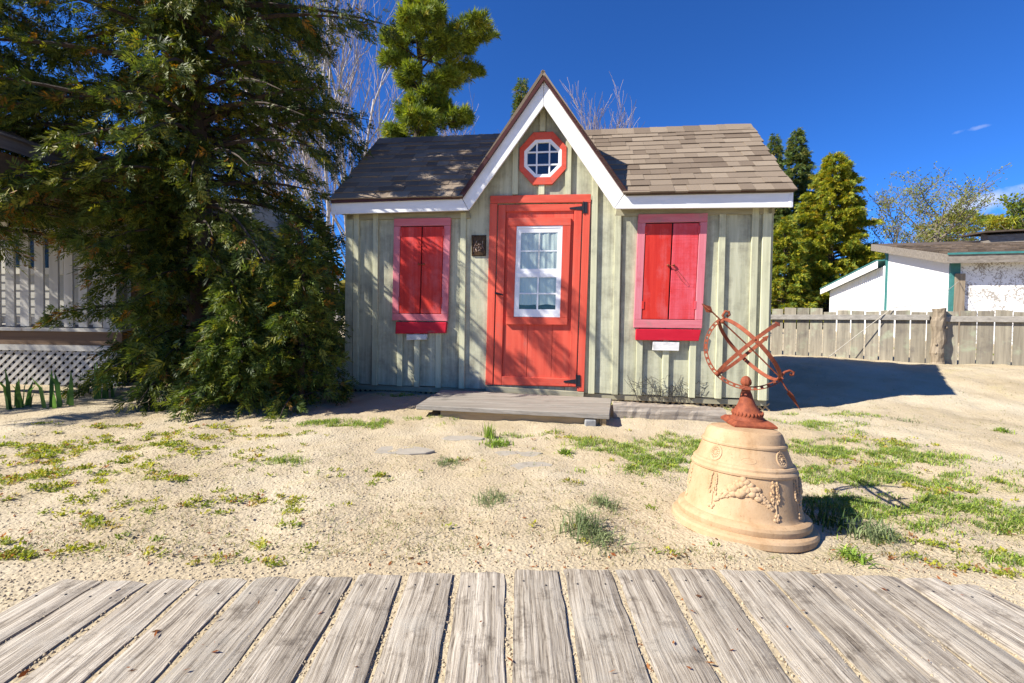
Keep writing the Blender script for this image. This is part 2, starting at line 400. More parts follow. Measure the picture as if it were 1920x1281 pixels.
X, Y = np.meshgrid(gx, gy); Zg = ground_h(X, Y)
nx, ny = len(gx), len(gy)
idx = np.arange(nx*ny).reshape(ny, nx)
Fg = np.stack([idx[:-1, :-1].ravel(), idx[:-1, 1:].ravel(), idx[1:, 1:].ravel(), idx[1:, :-1].ravel()], 1)
o = mknp('ground', np.stack([X.ravel(), Y.ravel(), Zg.ravel()], 1), Fg, m_sand(), None, True, origin=(0, 0, 0)); o['kind'] = 'structure'

# ------------------------------------------------------------------ boardwalk in the foreground
def m_plank():
    m, n, l, b = newmat('weathered_plank')
    raw, st, rnd = rnd_coord(n, l, (1, .018, 1))
    warp = node(n, 'ShaderNodeTexNoise', Scale=3.0, Detail=3); l.new(raw, warp.inputs['Vector'])
    wm = node(n, 'ShaderNodeVectorMath', operation='MULTIPLY_ADD'); wm.inputs[1].default_value = (.03, 0, .03); l.new(warp.outputs['Color'], wm.inputs[0]); l.new(st, wm.inputs[2])
    g = node(n, 'ShaderNodeTexNoise', Scale=170, Detail=5, Roughness=.7); l.new(wm.outputs[0], g.inputs['Vector'])
    g2 = node(n, 'ShaderNodeTexNoise', Scale=34, Detail=4, Roughness=.6); l.new(wm.outputs[0], g2.inputs['Vector'])
    r = ramp(n, [(.32, (.10, .08, .06)), (.45, (.31, .27, .215)), (.60, (.49, .445, .37))]); l.new(g.outputs['Fac'], r.inputs[0])
    r2 = ramp(n, [(.33, (.55, .53, .52)), (.5, (.95, .93, .90)), (.68, (1.18, 1.17, 1.15))]); l.new(g2.outputs['Fac'], r2.inputs[0])
    col = mix(n, l, 1, r.outputs[0], r2.outputs[0], 'MULTIPLY')
    p = node(n, 'ShaderNodeTexNoise', Scale=6, Detail=7, Roughness=.7); l.new(raw, p.inputs['Vector'])
    pr_ = ramp(n, [(.50, (0, 0, 0)), (.66, (1, 1, 1))]); l.new(p.outputs['Fac'], pr_.inputs[0])
    pm_ = node(n, 'ShaderNodeMath', operation='MULTIPLY'); pm_.inputs[1].default_value = .55; l.new(pr_.outputs[0], pm_.inputs[0])
    col = mix(n, l, pm_.outputs[0], col, (.40, .37, .31))
    q = node(n, 'ShaderNodeTexNoise', Scale=11, Detail=8, Roughness=.75); l.new(raw, q.inputs['Vector'])
    qr = ramp(n, [(.36, (.45, .43, .42)), (.47, (1, 1, 1))]); l.new(q.outputs['Fac'], qr.inputs[0])
    col = mix(n, l, .8, col, qr.outputs[0], 'MULTIPLY')
    k = node(n, 'ShaderNodeTexVoronoi', Scale=1.0); km = n.new('ShaderNodeMapping'); km.inputs['Scale'].default_value = (5, 1.9, 1); l.new(raw, km.inputs[0]); l.new(km.outputs[0], k.inputs['Vector'])
    kr = ramp(n, [(.03, (.30, .22, .16)), (.075, (1, 1, 1))]); l.new(k.outputs['Distance'], kr.inputs[0])
    col = mix(n, l, .75, col, kr.outputs[0], 'MULTIPLY')
    v = node(n, 'ShaderNodeMapRange'); v.inputs['To Min'].default_value = .86; v.inputs['To Max'].default_value = 1.12; l.new(rnd, v.inputs['Value'])
    hs = n.new('ShaderNodeHueSaturation'); l.new(col, hs.inputs['Color']); l.new(v.outputs[0], hs.inputs['Value']); l.new(hs.outputs[0], b.inputs['Base Color'])
    ad = node(n, 'ShaderNodeMath', operation='ADD'); l.new(g.outputs['Fac'], ad.inputs[0]); l.new(g2.outputs['Fac'], ad.inputs[1])
    bp = node(n, 'ShaderNodeBump', Strength=.9, Distance=.004); l.new(ad.outputs[0], bp.inputs['Height']); l.new(bp.outputs[0], b.inputs['Normal'])
    b.inputs['Roughness'].default_value = .88; b.inputs['Specular IOR Level'].default_value = .2
    return m
PLANK = m_plank()
plank_px = [  # far-left, near-left, far-right, near-right
 ((122,1083),(0,1150),(185,1085),(0,1197)), ((205,1087),(0,1210),(270,1087),(0,1280)), ((295,1083),(37,1281),(365,1084),(140,1280)),
 ((382,1085),(172,1280),(465,1080),(272,1280)), ((487,1080),(295,1280),(560,1080),(410,1280)), ((582,1081),(430,1280),(656,1080),(540,1280)),
 ((675,1077),(572,1280),(751,1074),(675,1280)), ((769,1074),(702,1280),(847,1072),(807,1280)), ((866,1072),(836,1280),(942,1070),(943,1280)),
 ((967,1069),(965,1280),(1041,1067),(1077,1280)), ((1060,1065),(1097,1280),(1141,1064),(1215,1280)), ((1159,1065),(1237,1280),(1229,1065),(1352,1280)),
 ((1255,1064),(1370,1280),(1332,1066),(1487,1280)), ((1350,1066),(1515,1280),(1427,1067),(1620,1280)), ((1440,1070),(1642,1280),(1517,1072),(1745,1280)),
 ((1533,1073),(1765,1280),(1590,1073),(1850,1280)), ((1612,1077),(1880,1280),(1668,1079),(1915,1250)), ((1695,1081),(1920,1225),(1752,1086),(1920,1182)),
 ((1775,1090),(1920,1172),(1815,1098),(1920,1150))]
PT = .024
walk = bpy.data.objects.new('boardwalk', None); C.objects.link(walk); walk.location = (0, 1.2, 0); walk['kind'] = 'structure'
for i, (fl, nl, fr, nr) in enumerate(plank_px):
    FL, NL, FR, NR = (G(*p, PT) for p in (fl, nl, fr, nr))
    # the board's own straight edges, run on towards and under the viewer
    ax = ((FL+FR)-(NL+NR)).normalized(); mid_far = (FL+FR)/2
    side = Vector((ax.y, -ax.x, 0)); wd = abs((FR-FL).dot(side)); wn_ = abs((NR-NL).dot(side))
    w = min(.176, max(.145, (wd+wn_)/2+.011))
    far = mid_far; L = 1.55+.3*random.random()
    ns, nw = 26, 5
    V = []; F = []
    ph = random.random()*9
    for a in range(ns+1):
        t = a/ns
        for b_ in range(nw+1):
            s = b_/nw
            e = 0
            if b_ in (0, nw): e = .0022*math.sin(9*t*L+ph+b_)+.0016*math.sin(31*t*L+ph*2)+random.uniform(-.0009, .0009)
            yy = -t*L+(random.uniform(-.005, .003)+.004*math.sin(7*s+ph) if a == 0 else 0)
            zz = random.uniform(-.0008, .0008)-(.0035 if b_ in (0, nw) else 0)-(.003 if a == 0 else 0)
            V.append(((s-.5)*w+e, yy, zz))
    nv = len(V)
    V += [(x, y, -.034) for x, y, z in V]
    q = nw+1
    for a in range(ns):
        for b_ in range(nw):
            k = a*q+b_; F.append((k, k+q, k+q+1, k+1)); F.append((nv+k, nv+k+1, nv+k+q+1, nv+k+q))
    ring = [b_ for b_ in range(q)]+[a*q+nw for a in range(1, ns+1)]+[ns*q+b_ for b_ in range(nw-1, -1, -1)]+[a*q for a in range(ns-1, 0, -1)]
    for a, b_ in zip(ring, ring[1:]+ring[:1]): F.append((a, b_, nv+b_, nv+a))
    me = bpy.data.meshes.new('plank'); me.from_pydata(V, [], F); me.materials.append(PLANK); me.update()
    po = bpy.data.objects.new('plank', me); C.objects.link(po); po.parent = walk
    po.location = Vector((far.x, far.y, PT+random.uniform(-.003, .003)))-walk.location
    po.rotation_euler = (R(random.uniform(-.3, .3)), R(random.uniform(-.7, .7)), math.atan2(-ax.x, ax.y))
    nb = Bag()
    for s in (-.27, .24):
        nb.ball((s*w+random.uniform(-.01, .01), -.07-random.uniform(0, .03), .0005), (.0042, .0042, .0016), n=8)
    no_ = nb.build('nail_head', BLACK, None, origin=(0, 0, 0)); no_.parent = po; no_.location = (0, 0, 0)

# ------------------------------------------------------------------ the red-doored shed
SL, SR = G(650, 735), G(1440, 768)
SL.z = SR.z = 0
U = (SR-SL).normalized(); WID = (SR-SL).length; N = Vector((U.y, -U.x, 0))      # N points out of the front wall, to the viewer
ZU = Vector((0, 0, 1))
def W(px, py, n=0.0):
    p = plane_hit(px, py, SL+N*n, N); return (p-SL).dot(U), p.z
def S(u, z, n=0.0): return SL+U*u+N*n+ZU*z
shed = thing('garden_shed', 'small sage green board and batten shed with red door and steep white-trimmed gable', 'shed', SL+U*WID/2)
def px_slab(name, quad, n0, n1, mat, parent=shed, bevel=.003):
    uz = [W(x, y, n1) for x, y in quad]
    return hexa(name, [S(u, z, n0) for u, z in uz], [S(u, z, n1) for u, z in uz], mat, parent, bevel)
def uz_slab(name, quad, n0, n1, mat, parent=shed, bevel=.003):
    return hexa(name, [S(u, z, n0) for u, z in quad], [S(u, z, n1) for u, z in quad], mat, parent, bevel)
ZB = .098
OV = .165                                    # overhang of the white boards
gl, ga, gr_ = W(866, 371, OV), W(1019.5, 150, OV), W(1171, 363, OV)
ze = (gl[1]+gr_[1])/2
def ztop(u):
    if u <= gl[0] or u >= gr_[0]: return ze-.015
    if u < ga[0]: return ze+(ga[1]-ze)*(u-gl[0])/(ga[0]-gl[0])-.02
    return ze+(ga[1]-ze)*(gr_[0]-u)/(gr_[0]-ga[0])-.02
# wall boards: joints sit behind the battens
bat_px = [(669, 560), (705, 560), (751, 660), (783, 660), (823, 660), (868, 560), (967, 300), (1016, 340), (1066, 300), (1112, 560), (1157, 500), (1198, 690), (1247, 690), (1297, 690), (1350, 560), (1411, 560)]
bat_u = [W(x, y)[0] for x, y in bat_px]
cuts = sorted([0.0]+bat_u+[gl[0], ga[0]+.001, gr_[0], W(1432, 560)[0], WID+.005])
cuts = [c_ for i, c_ in enumerate(cuts) if i == 0 or c_-cuts[i-1] > .03]
for a, b_ in zip(cuts[:-1], cuts[1:]):
    dn = random.uniform(-.003, .002)
    uz_slab('board', [(a+.002, ZB+random.uniform(-.006, .006)), (b_-.002, ZB+random.uniform(-.006, .006)), (b_-.002, ztop(b_)), (a+.002, ztop(a))], -.022, dn, SAGE, bevel=.002)
for i, u in enumerate(bat_u):
    lo, hi = ZB-.004, ztop(u)-.02
    x, y = bat_px[i]
    w = .031
    if 740 < x < 830: hi = W(x, 612)[1]
    if 1190 < x < 1300: hi = W(x, 630)[1]
    if x in (967, 1066): lo = W(x, 366)[1]
    if x == 1016:
        uz_slab('batten', [(u-w, W(x, 366)[1]), (u+w, W(x, 366)[1]), (u+w, W(x, 346)[1]), (u-w, W(x, 346)[1])], .0005, .026, SAGE_B, bevel=.002)
        lo = W(x, 248)[1]
    if hi-lo > .05: uz_slab('batten', [(u-w, lo), (u+w, lo), (u+w, hi), (u-w, hi)], .0005, .027+random.uniform(-.002, .003), SAGE_B, bevel=.002)
for (x0, x1) in ((649, 663), (1425, 1441)):
    a, b_ = W(x0, 560)[0], W(x1, 560)[0]
    uz_slab('corner_board', [(a, ZB-.006), (b_, ZB-.006), (b_, ze-.03), (a, ze-.03)], .0005, .026, SAGE_B)
# frieze under the eaves
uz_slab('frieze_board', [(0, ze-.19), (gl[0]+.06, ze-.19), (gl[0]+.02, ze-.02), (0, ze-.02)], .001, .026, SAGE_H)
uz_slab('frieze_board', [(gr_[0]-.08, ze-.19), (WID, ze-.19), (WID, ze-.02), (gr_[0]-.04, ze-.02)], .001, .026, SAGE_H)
# roof geometry
RO = OV+.032
er = W(1491, 357, RO); el = W(621, 380, RO); ue_r, ue_l = er[0], el[0]
ridge_hit = plane_hit(1408, 236, S(ue_r, 0), U); S_R = -(ridge_hit-SL).dot(N)+RO; zr = ridge_hit.z
zeave = ze+.0
rise = zr-zeave; pr = rise/S_R
mg = (ga[1]+.045-zeave)/((gr_[0]-gl[0])/2)
DEP = 2*(S_R-RO)
print('SHED width %.2f eave %.2f ridge %.2f run %.2f apex %.2f depth %.2f yaw %.1f' % (WID, ze, zr, S_R, ga[1], DEP, math.degrees(math.atan2(-U.y, U.x))))
# other walls
side = Bag()
def wallpanel(p, q, zt0, zt1, th=.03):
    nrm = (q-p).cross(ZU).normalized()*th
    return [p+ZU*ZB, q+ZU*ZB, q+ZU*zt1, p+ZU*zt0], [p+nrm+ZU*ZB, q+nrm+ZU*ZB, q+nrm+ZU*zt1, p+nrm+ZU*zt0]
for u in (0.0, WID):
    nb_ = 9
    for k in range(nb_):
        t0, t1 = -.03-(DEP-.06)*k/nb_, -.03-(DEP-.06)*(k+1)/nb_
        def zt(n_): return zeave+pr*min(RO-n_, 2*S_R-(RO-n_))-.03
        sg = 1 if u == 0 else -1
        back = [S(u+sg*.03, ZB, t0), S(u+sg*.03, ZB, t1+.003), S(u+sg*.03, zt(t1), t1+.003), S(u+sg*.03, zt(t0), t0)]
        front = [S(u, ZB, t0), S(u, ZB, t1+.003), S(u, zt(t1), t1+.003), S(u, zt(t0), t0)]
        if sg < 0: back, front = front, back
        hexa('side_board', back, front, SAGE, shed)
hexa('back_wall', [S(0.03, ZB, -DEP+.03), S(WID-.03, ZB, -DEP+.03), S(WID-.03, ze-.1, -DEP+.03), S(.03, ze-.1, -DEP+.03)], [S(.03, ZB, -DEP), S(WID-.03, ZB, -DEP), S(WID-.03, ze-.1, -DEP), S(.03, ze-.1, -DEP)], SAGE, shed)
# base beam and lattice skirt
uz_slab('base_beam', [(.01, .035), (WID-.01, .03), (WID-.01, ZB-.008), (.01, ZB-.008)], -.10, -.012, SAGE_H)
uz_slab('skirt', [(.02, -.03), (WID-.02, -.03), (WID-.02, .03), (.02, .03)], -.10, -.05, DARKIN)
lat = Bag()
for k in range(int(WID/.06)):
    for sgn in (1, -1):
        c_ = S(.06+k*.06, .018, -.035-.004*sgn)
        ang = sgn*math.pi/4
        Ru = np.array([U*math.cos(ang)+ZU*math.sin(ang), -N, -U*math.sin(ang)+ZU*math.cos(ang)]).T
        lat.box(c_, (.05, .0025, .008), Ru)
lat.build('lattice', TAN, shed)

# main roof, two front planes cut by the valley, one back plane
def RP(u, s, h=0.0):                         # point on the front roof plane, s = run back from the eave
    nn = Vector((0, 0, 1))*math.cos(math.atan(pr))+N*math.sin(math.atan(pr))
    return S(u, zeave+pr*s, RO-s)+nn*h
def BP(u, s, h=0.0):
    nn = Vector((0, 0, 1))*math.cos(math.atan(pr))-N*math.sin(math.atan(pr))
    return S(u, zeave+pr*s, RO-2*S_R+s)+nn*h
def poly_slab(name, fn, pts, th, mat, parent):
    top = [fn(u, s, 0) for u, s in pts]; bot = [fn(u, s, -th) for u, s in pts]; n_ = len(pts)
    F = [tuple(range(n_)), tuple(range(2*n_-1, n_-1, -1))]+[(i, i+n_, (i+1) % n_+n_, (i+1) % n_) for i in range(n_)]
    return mk(name, top+bot, F, mat, parent)
uv_l = gl[0]-.03+rise/mg; uv_r = gr_[0]+.03-rise/mg
roof = poly_slab('roof', RP, [(ue_l, 0), (gl[0]-.02, 0), (uv_l, S_R), (ue_l, S_R)], .03, ROOFB, shed)
poly_slab('roof_deck', RP, [(gr_[0]+.02, 0), (ue_r, 0), (ue_r, S_R), (uv_r, S_R)], .03, ROOFB, roof)
poly_slab('roof_deck', BP, [(ue_l, 0), (ue_r, 0), (ue_r, S_R), (ue_l, S_R)], .03, ROOFB, roof)
# shingles: one unit mesh, scaled in length
slope_len = math.hypot(S_R, rise); NC = 13; ex = slope_len/NC
me = bpy.data.meshes.new('shingle')
hw = .5; t0, t1 = .016, .004
me.from_pydata([(-hw, 0, 0), (hw, 0, 0), (hw, ex*1.25, 0), (-hw, ex*1.25, 0), (-hw, 0, t0), (hw, 0, t0), (hw, ex*1.25, t1), (-hw, ex*1.25, t1)], [], [(0, 3, 2, 1), (4, 5, 6, 7), (0, 1, 5, 4), (1, 2, 6, 5), (2, 3, 7, 6), (3, 0, 4, 7)])
me.materials.append(SHING); me.update()
rxv = U; ryv = (RP(0, 1)-RP(0, 0)).normalized(); rzv = rxv.cross(ryv)
RM = Matrix((rxv, ryv, rzv)).transposed()
def lay(fn, rm, lo_fn, hi_fn):
    for k in range(NC):
        s = S_R*k/NC
        a, b_ = lo_fn(s), hi_fn(s); u = a-random.uniform(0, .1)
        lift = 0
        while u < b_:
            w = random.choice((.13, .16, .19, .22, .26, .30))*random.uniform(.85, 1.1)
            u0, u1 = max(u, a), min(u+w, b_); u += w
            if u1-u0 < .05: continue
            p = fn((u0+u1)/2, s-.012 if k == 0 else s, .001+random.choice((0, .0045)))
            so_ = bpy.data.objects.new('shingle', me); C.objects.link(so_); so_.parent = roof
            tilt = Matrix.Rotation(R(random.uniform(.2, 1.0)), 3, 'X')
            so_.matrix_local = Matrix.Translation(p-wloc(roof)) @ (rm @ tilt).to_4x4() @ Matrix.Diagonal((u1-u0-.002, 1, 1, 1))
vl = lambda s: gl[0]+.02+s*pr/mg
vr = lambda s: gr_[0]-.02-s*pr/mg
lay(RP, RM, lambda s: ue_l-.012, vl)
lay(RP, RM, vr, lambda s: ue_r+.012)
# ridge caps
cap = bpy.data.meshes.new('ridge_cap')
v0 = []
for yy in (0, .3):
    for (q, h) in ((-.12, -.12*pr), (0, .004), (.12, -.12*pr)): v0.append((yy, q, h+(.012 if yy == 0 else .004)))
cap.from_pydata(v0, [], [(0, 1, 4, 3), (1, 2, 5, 4)]); cap.materials.append(SHING); cap.update()
cm = Matrix((U, -N, ZU)).transposed()
u = ue_l
while u < ue_r-.02:
    u = min(u, ue_r-.3)
    last = u > ue_r-.31
    if u < uv_l+.25 or u > uv_r-.3:
        co = bpy.data.objects.new('ridge_cap', cap); C.objects.link(co); co.parent = roof
        co.matrix_local = Matrix.Translation(S(u, zr+.012, RO-S_R)-wloc(roof)) @ cm.to_4x4()
        sm = co.modifiers.new('solid', 'SOLIDIFY'); sm.thickness = .006
    if last: break
    u += .196
# gable roof: two steep slabs running back over the ridge
send = S_R+.45
gapex = ga[1]+.045; gc = (gl[0]+gr_[0])/2
for sg, ug in ((1, gl[0]-.03), (-1, gr_[0]+.03)):
    def GP(u, s, h=0.0, sg=sg, ug=ug):
        ang = math.atan(mg); nn = ZU*math.cos(ang)-U*sg*math.sin(ang)
        return S(u, zeave+mg*abs(u-ug), RO-s)+nn*h
    uv = ug+sg*rise/mg; ub = ug+sg*(rise-pr*.45)/mg
    pts = [(ug, 0), (uv, S_R), (ub, send), (gc, send), (gc, 0)]
    if sg < 0: pts = pts[::-1]
    poly_slab('gable_roof', GP, pts, .028, SHING, shed)
mk('gable_back', [S(gc-.6, zr-.35, RO-send), S(gc+.6, zr-.35, RO-send), S(gc, gapex-.03, RO-send)], [(0, 2, 1)], SAGE, shed)
# white boards
px_slab('bargeboard', [(866, 371), (879, 394), (1019.3, 198), (1019.3, 150)][::1], OV-.024, OV, WHITE_B)
px_slab('bargeboard', [(1019.9, 150), (1019.9, 198), (1152, 391), (1171, 363)], OV-.024, OV, WHITE_B)
px_slab('fascia', [(621, 402), (878.5, 394.5), (865.5, 371.5), (621, 380)], OV-.024, OV-.001, WHITE_X)
px_slab('fascia', [(1152.5, 391.7), (1487, 388.5), (1488, 357), (1171.5, 363.5)], OV-.024, OV-.001, WHITE_X)
def dquad(q): return px_slab('drip_edge', q, OV-.03, RO, DRIP, shed, .002)
dquad([(857, 370), (866, 371.5), (1020, 150), (1020.5, 139.5)])
dquad([(1020.5, 139.5), (1020, 150), (1170, 363), (1177, 358)])
dquad([(620, 380.5), (865, 371.5), (862, 366), (621, 375)])
dquad([(1171, 363.5), (1490.5, 357.5), (1491.5, 352), (1174, 357.5)])
# soffits and rake boards
for a, b_ in ((ue_l+.03, gl[0]+.01), (gr_[0]-.01, ue_r-.03)):
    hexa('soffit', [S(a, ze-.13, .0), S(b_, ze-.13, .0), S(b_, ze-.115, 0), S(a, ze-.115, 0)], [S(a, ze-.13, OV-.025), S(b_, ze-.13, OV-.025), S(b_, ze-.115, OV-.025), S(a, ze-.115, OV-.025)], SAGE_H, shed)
for u in (ue_l+.01, ue_r-.04):
    mk('rake_board', [S(u+du, zeave+pr*s_-dz, RO-s_-.03) for du in (0, .025) for s_, dz in ((0, .16), (0, .035), (S_R, .035), (S_R, .18))], [(0, 1, 2, 3), (7, 6, 5, 4), (0, 4, 5, 1), (1, 5, 6, 2), (2, 6, 7, 3), (3, 7, 4, 0)], WHITE_X, shed)
# --- door
door = px_slab('door', [(934.5, 384), (925.5, 722), (1080, 726), (1092, 382)][::1], .001, .006, CORAL_Z, shed, 0)
def dp(name, q, n0, n1, mat, par=door, bv=.003): return px_slab(name, q, n0, n1, mat, par, bv)
dp('door_casing', [(919, 381.3), (1108, 379.3), (1108, 364), (919, 367)], .0242, .036, CORAL_X, shed)
dp('door_casing', [(910, 722), (923.5, 722), (932.5, 381.8), (918.5, 381.8)], .0005, .034, CORAL_Z, shed)
dp('door_casing', [(1082, 734), (1095, 734.5), (1107.5, 379.8), (1094, 380)], .0005, .034, CORAL_Z, shed)
dp('stile', [(925.8, 721.5), (940, 722), (948.5, 384), (934.8, 384)], .0065, .031, CORAL_Z)
dp('stile', [(1067, 724.5), (1080, 725), (1091.6, 382.5), (1077.5, 382.5)], .0065, .031, CORAL_Z)
dp('rail', [(948.8, 397), (1077, 395.5), (1077.2, 382.7), (948.8, 384)], .0065, .030, CORAL_X)
dp('rail', [(940.5, 721.8), (1066.7, 724.5), (1067.5, 710), (940.5, 706)], .0065, .030, CORAL_X)
for a0, a1, b0, b1 in ((948, 990, 940, 987), (990.8, 1036, 987.8, 1033), (1036.8, 1073, 1033.8, 1068)):
    dp('panel_board', [(b0, 709), (b1, 709.5), (a1, 600), (a0, 600)], .0065, .013, CORAL_Z)
    dp('panel_board', [(a0+2, 412), (a1+3, 412), (a1+3, 395), (a0+2, 396)], .0065, .013, CORAL_Z)
dp('panel_board', [(947, 600), (955, 600), (961, 412), (949.5, 412)], .0065, .013, CORAL_Z)
dp('panel_board', [(1060, 600), (1073, 600), (1079, 412), (1067, 412)], .0065, .013, CORAL_Z)
win = dp('window', [(961, 596), (1052, 598), (1057, 420), (966, 422)], .0135, .016, DARKIN)
cs = [((948.5, 608.5), (1063.5, 609.5), (1064.2, 596), (949, 594.5)), ((952.8, 424), (1070.5, 422.3), (1070.8, 408), (953.3, 408.5))]
for q in cs: dp('window_casing', q, .0135, .046, CORAL_X, win)
dp('window_casing', ((949.2, 594.2), (963, 594.4), (968.5, 424.3), (952.8, 424.3)), .0135, .044, CORAL_Z, win)
dp('window_casing', ((1050, 595.6), (1064, 595.8), (1070.3, 422.7), (1055.2, 422.7)), .0135, .044, CORAL_Z, win)
def bil(q, s, t):
    a, b_, c_, d_ = (Vector((*p, 0)) for p in q)
    p = (a*(1-s)+b_*s)*(1-t)+(d_*(1-s)+c_*s)*t; return (p.x, p.y)
WQ = ((963.2, 594), (1050, 595.3), (1055.2, 422.8), (968.7, 424.4))
def wsub(name, s0, s1, t0_, t1_, n0, n1, mat, par, bv=.002): return dp(name, (bil(WQ, s0, t0_), bil(WQ, s1, t0_), bil(WQ, s1, t1_), bil(WQ, s0, t1_)), n0, n1, mat, par, bv)
# curtains: wavy cloth behind the glass
def curtain(s0, s1, t0_, t1_, n, sag):
    nu, nv = 40, 16; V = []; F = []
    for j in range(nv+1):
        for i in range(nu+1):
            s = s0+(s1-s0)*i/nu; t = t0_+(t1_-t0_)*j/nv
            dn = .0035*math.sin(s*31+1.5*math.sin(t*4))+.002*math.sin(s*67+t*5)
            t2 = t+(sag*math.sin(math.pi*((s-s0)/(s1-s0)))*(1-j/nv) if sag else 0)
            u_, z_ = W(*bil(WQ, s, t2), .02); V.append(S(u_, z_, n+dn))
    for j in range(nv):
        for i in range(nu): k = j*(nu+1)+i; F.append((k, k+1, k+nu+2, k+nu+1))
    return mk('curtain', V, F, CURT, win, True)
CURT = m_plain('white_curtain', (.80, .80, .78), .9, 20, .05, None, .05)
curtain(.05, .60, .52, .97, .0235, .0); curtain(.45, .95, .5, .97, .0245, .02)
curtain(.05, .5, .14, .46, .0235, -.01); curtain(.47, .95, .12, .46, .0242, .02)
for q in (0, 1):                                         # two sashes
    ta, tb = ((.03, .485), (.475, .975))[q]; no = (.045-.008, .045-.004)[1-q]-.004
    sash = wsub('sash', .03, .97, ta, ta+.055, .030, no, VINYL, win)
    wsub('sash_rail', .03, .97, tb-.05, tb, .030, no, VINYL, sash)
    wsub('sash_stile', .03, .105, ta+.055, tb-.05, .030, no, VINYL, sash); wsub('sash_stile', .895, .97, ta+.055, tb-.05, .030, no, VINYL, sash)
    tm = (ta+tb)/2
    wsub('muntin', .485, .518, ta+.055, tb-.05, .031, no-.002, VINYL, sash, 0)
    wsub('muntin', .105, .485, tm-.008, tm+.008, .031, no-.003, VINYL, sash, 0); wsub('muntin', .518, .895, tm-.008, tm+.008, .031, no-.003, VINYL, sash, 0)
    for s0, s1 in ((.1, .487), (.516, .9)):
        for t0_, t1_ in ((ta+.05, tm-.006), (tm+.006, tb-.045)):
            wsub('pane', s0, s1, t0_, t1_, .0315, .0325, GLASS, sash, 0)
for q, m_ in ((((961, 594), (963.5, 594), (968.9, 424.5), (966, 424.5)), VINYL),): pass
wsub('window_frame', 0, .03, 0, 1, .0165, .038, VINYL, win); wsub('window_frame', .97, 1, 0, 1, .0165, .038, VINYL, win)
wsub('window_frame', .03, .97, 0, .03, .0165, .038, VINYL, win); wsub('window_frame', .03, .97, .975, 1, .0165, .038, VINYL, win)
# hinges and handle
for (tip, py_, xr) in ((1068, 390.5, 1094), (1057, 715.5, 1080.5)):
    dp('hinge', [(tip, py_-1.2), (tip, py_+1.6), (xr+.5, py_+4.2), (xr+.5, py_-4.6)][::1], .032, .037, BLACK, door, .001)
    dp('hinge_plate', [(xr+.6, py_+9.5), (xr+7.5, py_+9.5), (xr+7.5, py_-12), (xr+.6, py_-12)], .035, .041, BLACK, door, .001)
    p0, p1 = W(xr, py_+10, .04), W(xr, py_-12.5, .04)
    b_ = Bag(); b_.tube([S(*p0, .04), S(*p1, .04)], .006, 8); b_.build('hinge_pin', BLACK, door)
hb = Bag(); a, b_ = W(930, 549.5, .05), W(945, 553, .06)
hb.tube([S(*W(931, 550, .034), .030), S(*W(931, 550, .05), .052)], .012, 8); hb.tube([S(*W(928, 549.5, .055), .055), S(*W(935, 551, .06), .062), S(*W(943.5, 553.5, .06), .058)], (.009, .012, .007), 8)
hb.build('handle', BLACK, door, True)
px_slab('threshold', [(911, 735), (1094, 746), (1095, 736), (910, 724)], .0005, .05, SAGE_H)
BRKT = m_wood('chalky_white', (.50, .50, .48), (.68, .68, .66), 'X', 30, wear=(.3, .29, .27), wear_lo=.52, wear_hi=.66, bump=.4)
# --- shuttered windows
def shutters(quad, top_h, stile, bot_h, sill, brk, mats, lean):
    q = quad
    pl, pr_ = mats
    fr = px_slab('shutter_frame', [bil(q, 0, 1-top_h), bil(q, 1, 1-top_h), bil(q, 1, 1), bil(q, 0, 1)], .0005, .043, PINK_X)
    px_slab('frame_stile', [bil(q, 0, bot_h+.002), bil(q, stile, bot_h+.002), bil(q, stile, .998-top_h), bil(q, 0, .998-top_h)], .0005, .041, PINK_Z, fr)
    px_slab('frame_stile', [bil(q, 1-stile, bot_h+.002), bil(q, 1, bot_h+.002), bil(q, 1, .998-top_h), bil(q, 1-stile, .998-top_h)], .0005, .041, PINK_Z, fr)
    px_slab('frame_rail', [bil(q, 0, 0), bil(q, 1, 0), bil(q, 1, bot_h), bil(q, 0, bot_h)], .0005, .042, PINK_X, fr)
    px_slab('frame_backing', [bil(q, stile, bot_h), bil(q, 1-stile, bot_h), bil(q, 1-stile, 1-top_h), bil(q, stile, 1-top_h)], .0005, .012, DARKIN, fr, 0)
    for s0, s1, m_ in ((stile+.008, .492, pl), (.512, 1-stile-.008, pr_)):
        sh = px_slab('shutter', [bil(q, s0, bot_h+.005), bil(q, s1, bot_h+.005), bil(q, s1, .99-top_h), bil(q, s0, .99-top_h)], .0125, .036, m_, fr, .003)
        hs = s0 if s0 < .3 else s1
        for t in (.2, .86):
            px_slab('hinge', [bil(q, hs-.015, t-.035), bil(q, hs+.02, t-.035), bil(q, hs+.02, t+.035), bil(q, hs-.015, t+.035)], .0365, .0425, m_, sh, .001)
    k = Bag(); p = W(*bil(q, .5, .55), .05)
    for du in (-.028, .03):
        k.ball(S(p[0]+du, p[1], .048), (.013, .013, .013), n=8)
        k.tube([S(p[0]+du, p[1], .035), S(p[0]+du, p[1], .05)], .006, 6)
    k.tube([S(p[0]-.028, p[1]+.004, .056), S(p[0], p[1]-.008, .06), S(p[0]+.03, p[1]+.004, .056)], .0035, 5)
    if lean: k.tube([S(p[0]+x, p[1]+z, .055) for x, z in ((.02, 0), (.06, -.05), (.12, -.12), (.15, -.17), (.145, -.185), (.11, -.16), (.06, -.09), (.02, -.02))], .0016, 4)
    k.build('latch', RUST, fr)
    px_slab('sill', sill, .0005, .058, SILL, fr, .004)
    px_slab('sill_bracket', brk, .0005, .05, BRKT, fr, .002)
shutters(((735, 601), (838.7, 602.5), (845, 408), (738.5, 410)), .075, .115, .067, ((741, 626), (835, 625), (837, 604.5), (742, 603.5)), ((762, 638), (799, 637), (800.5, 627), (762, 627)), (RED_Z, RED_Z), 0)
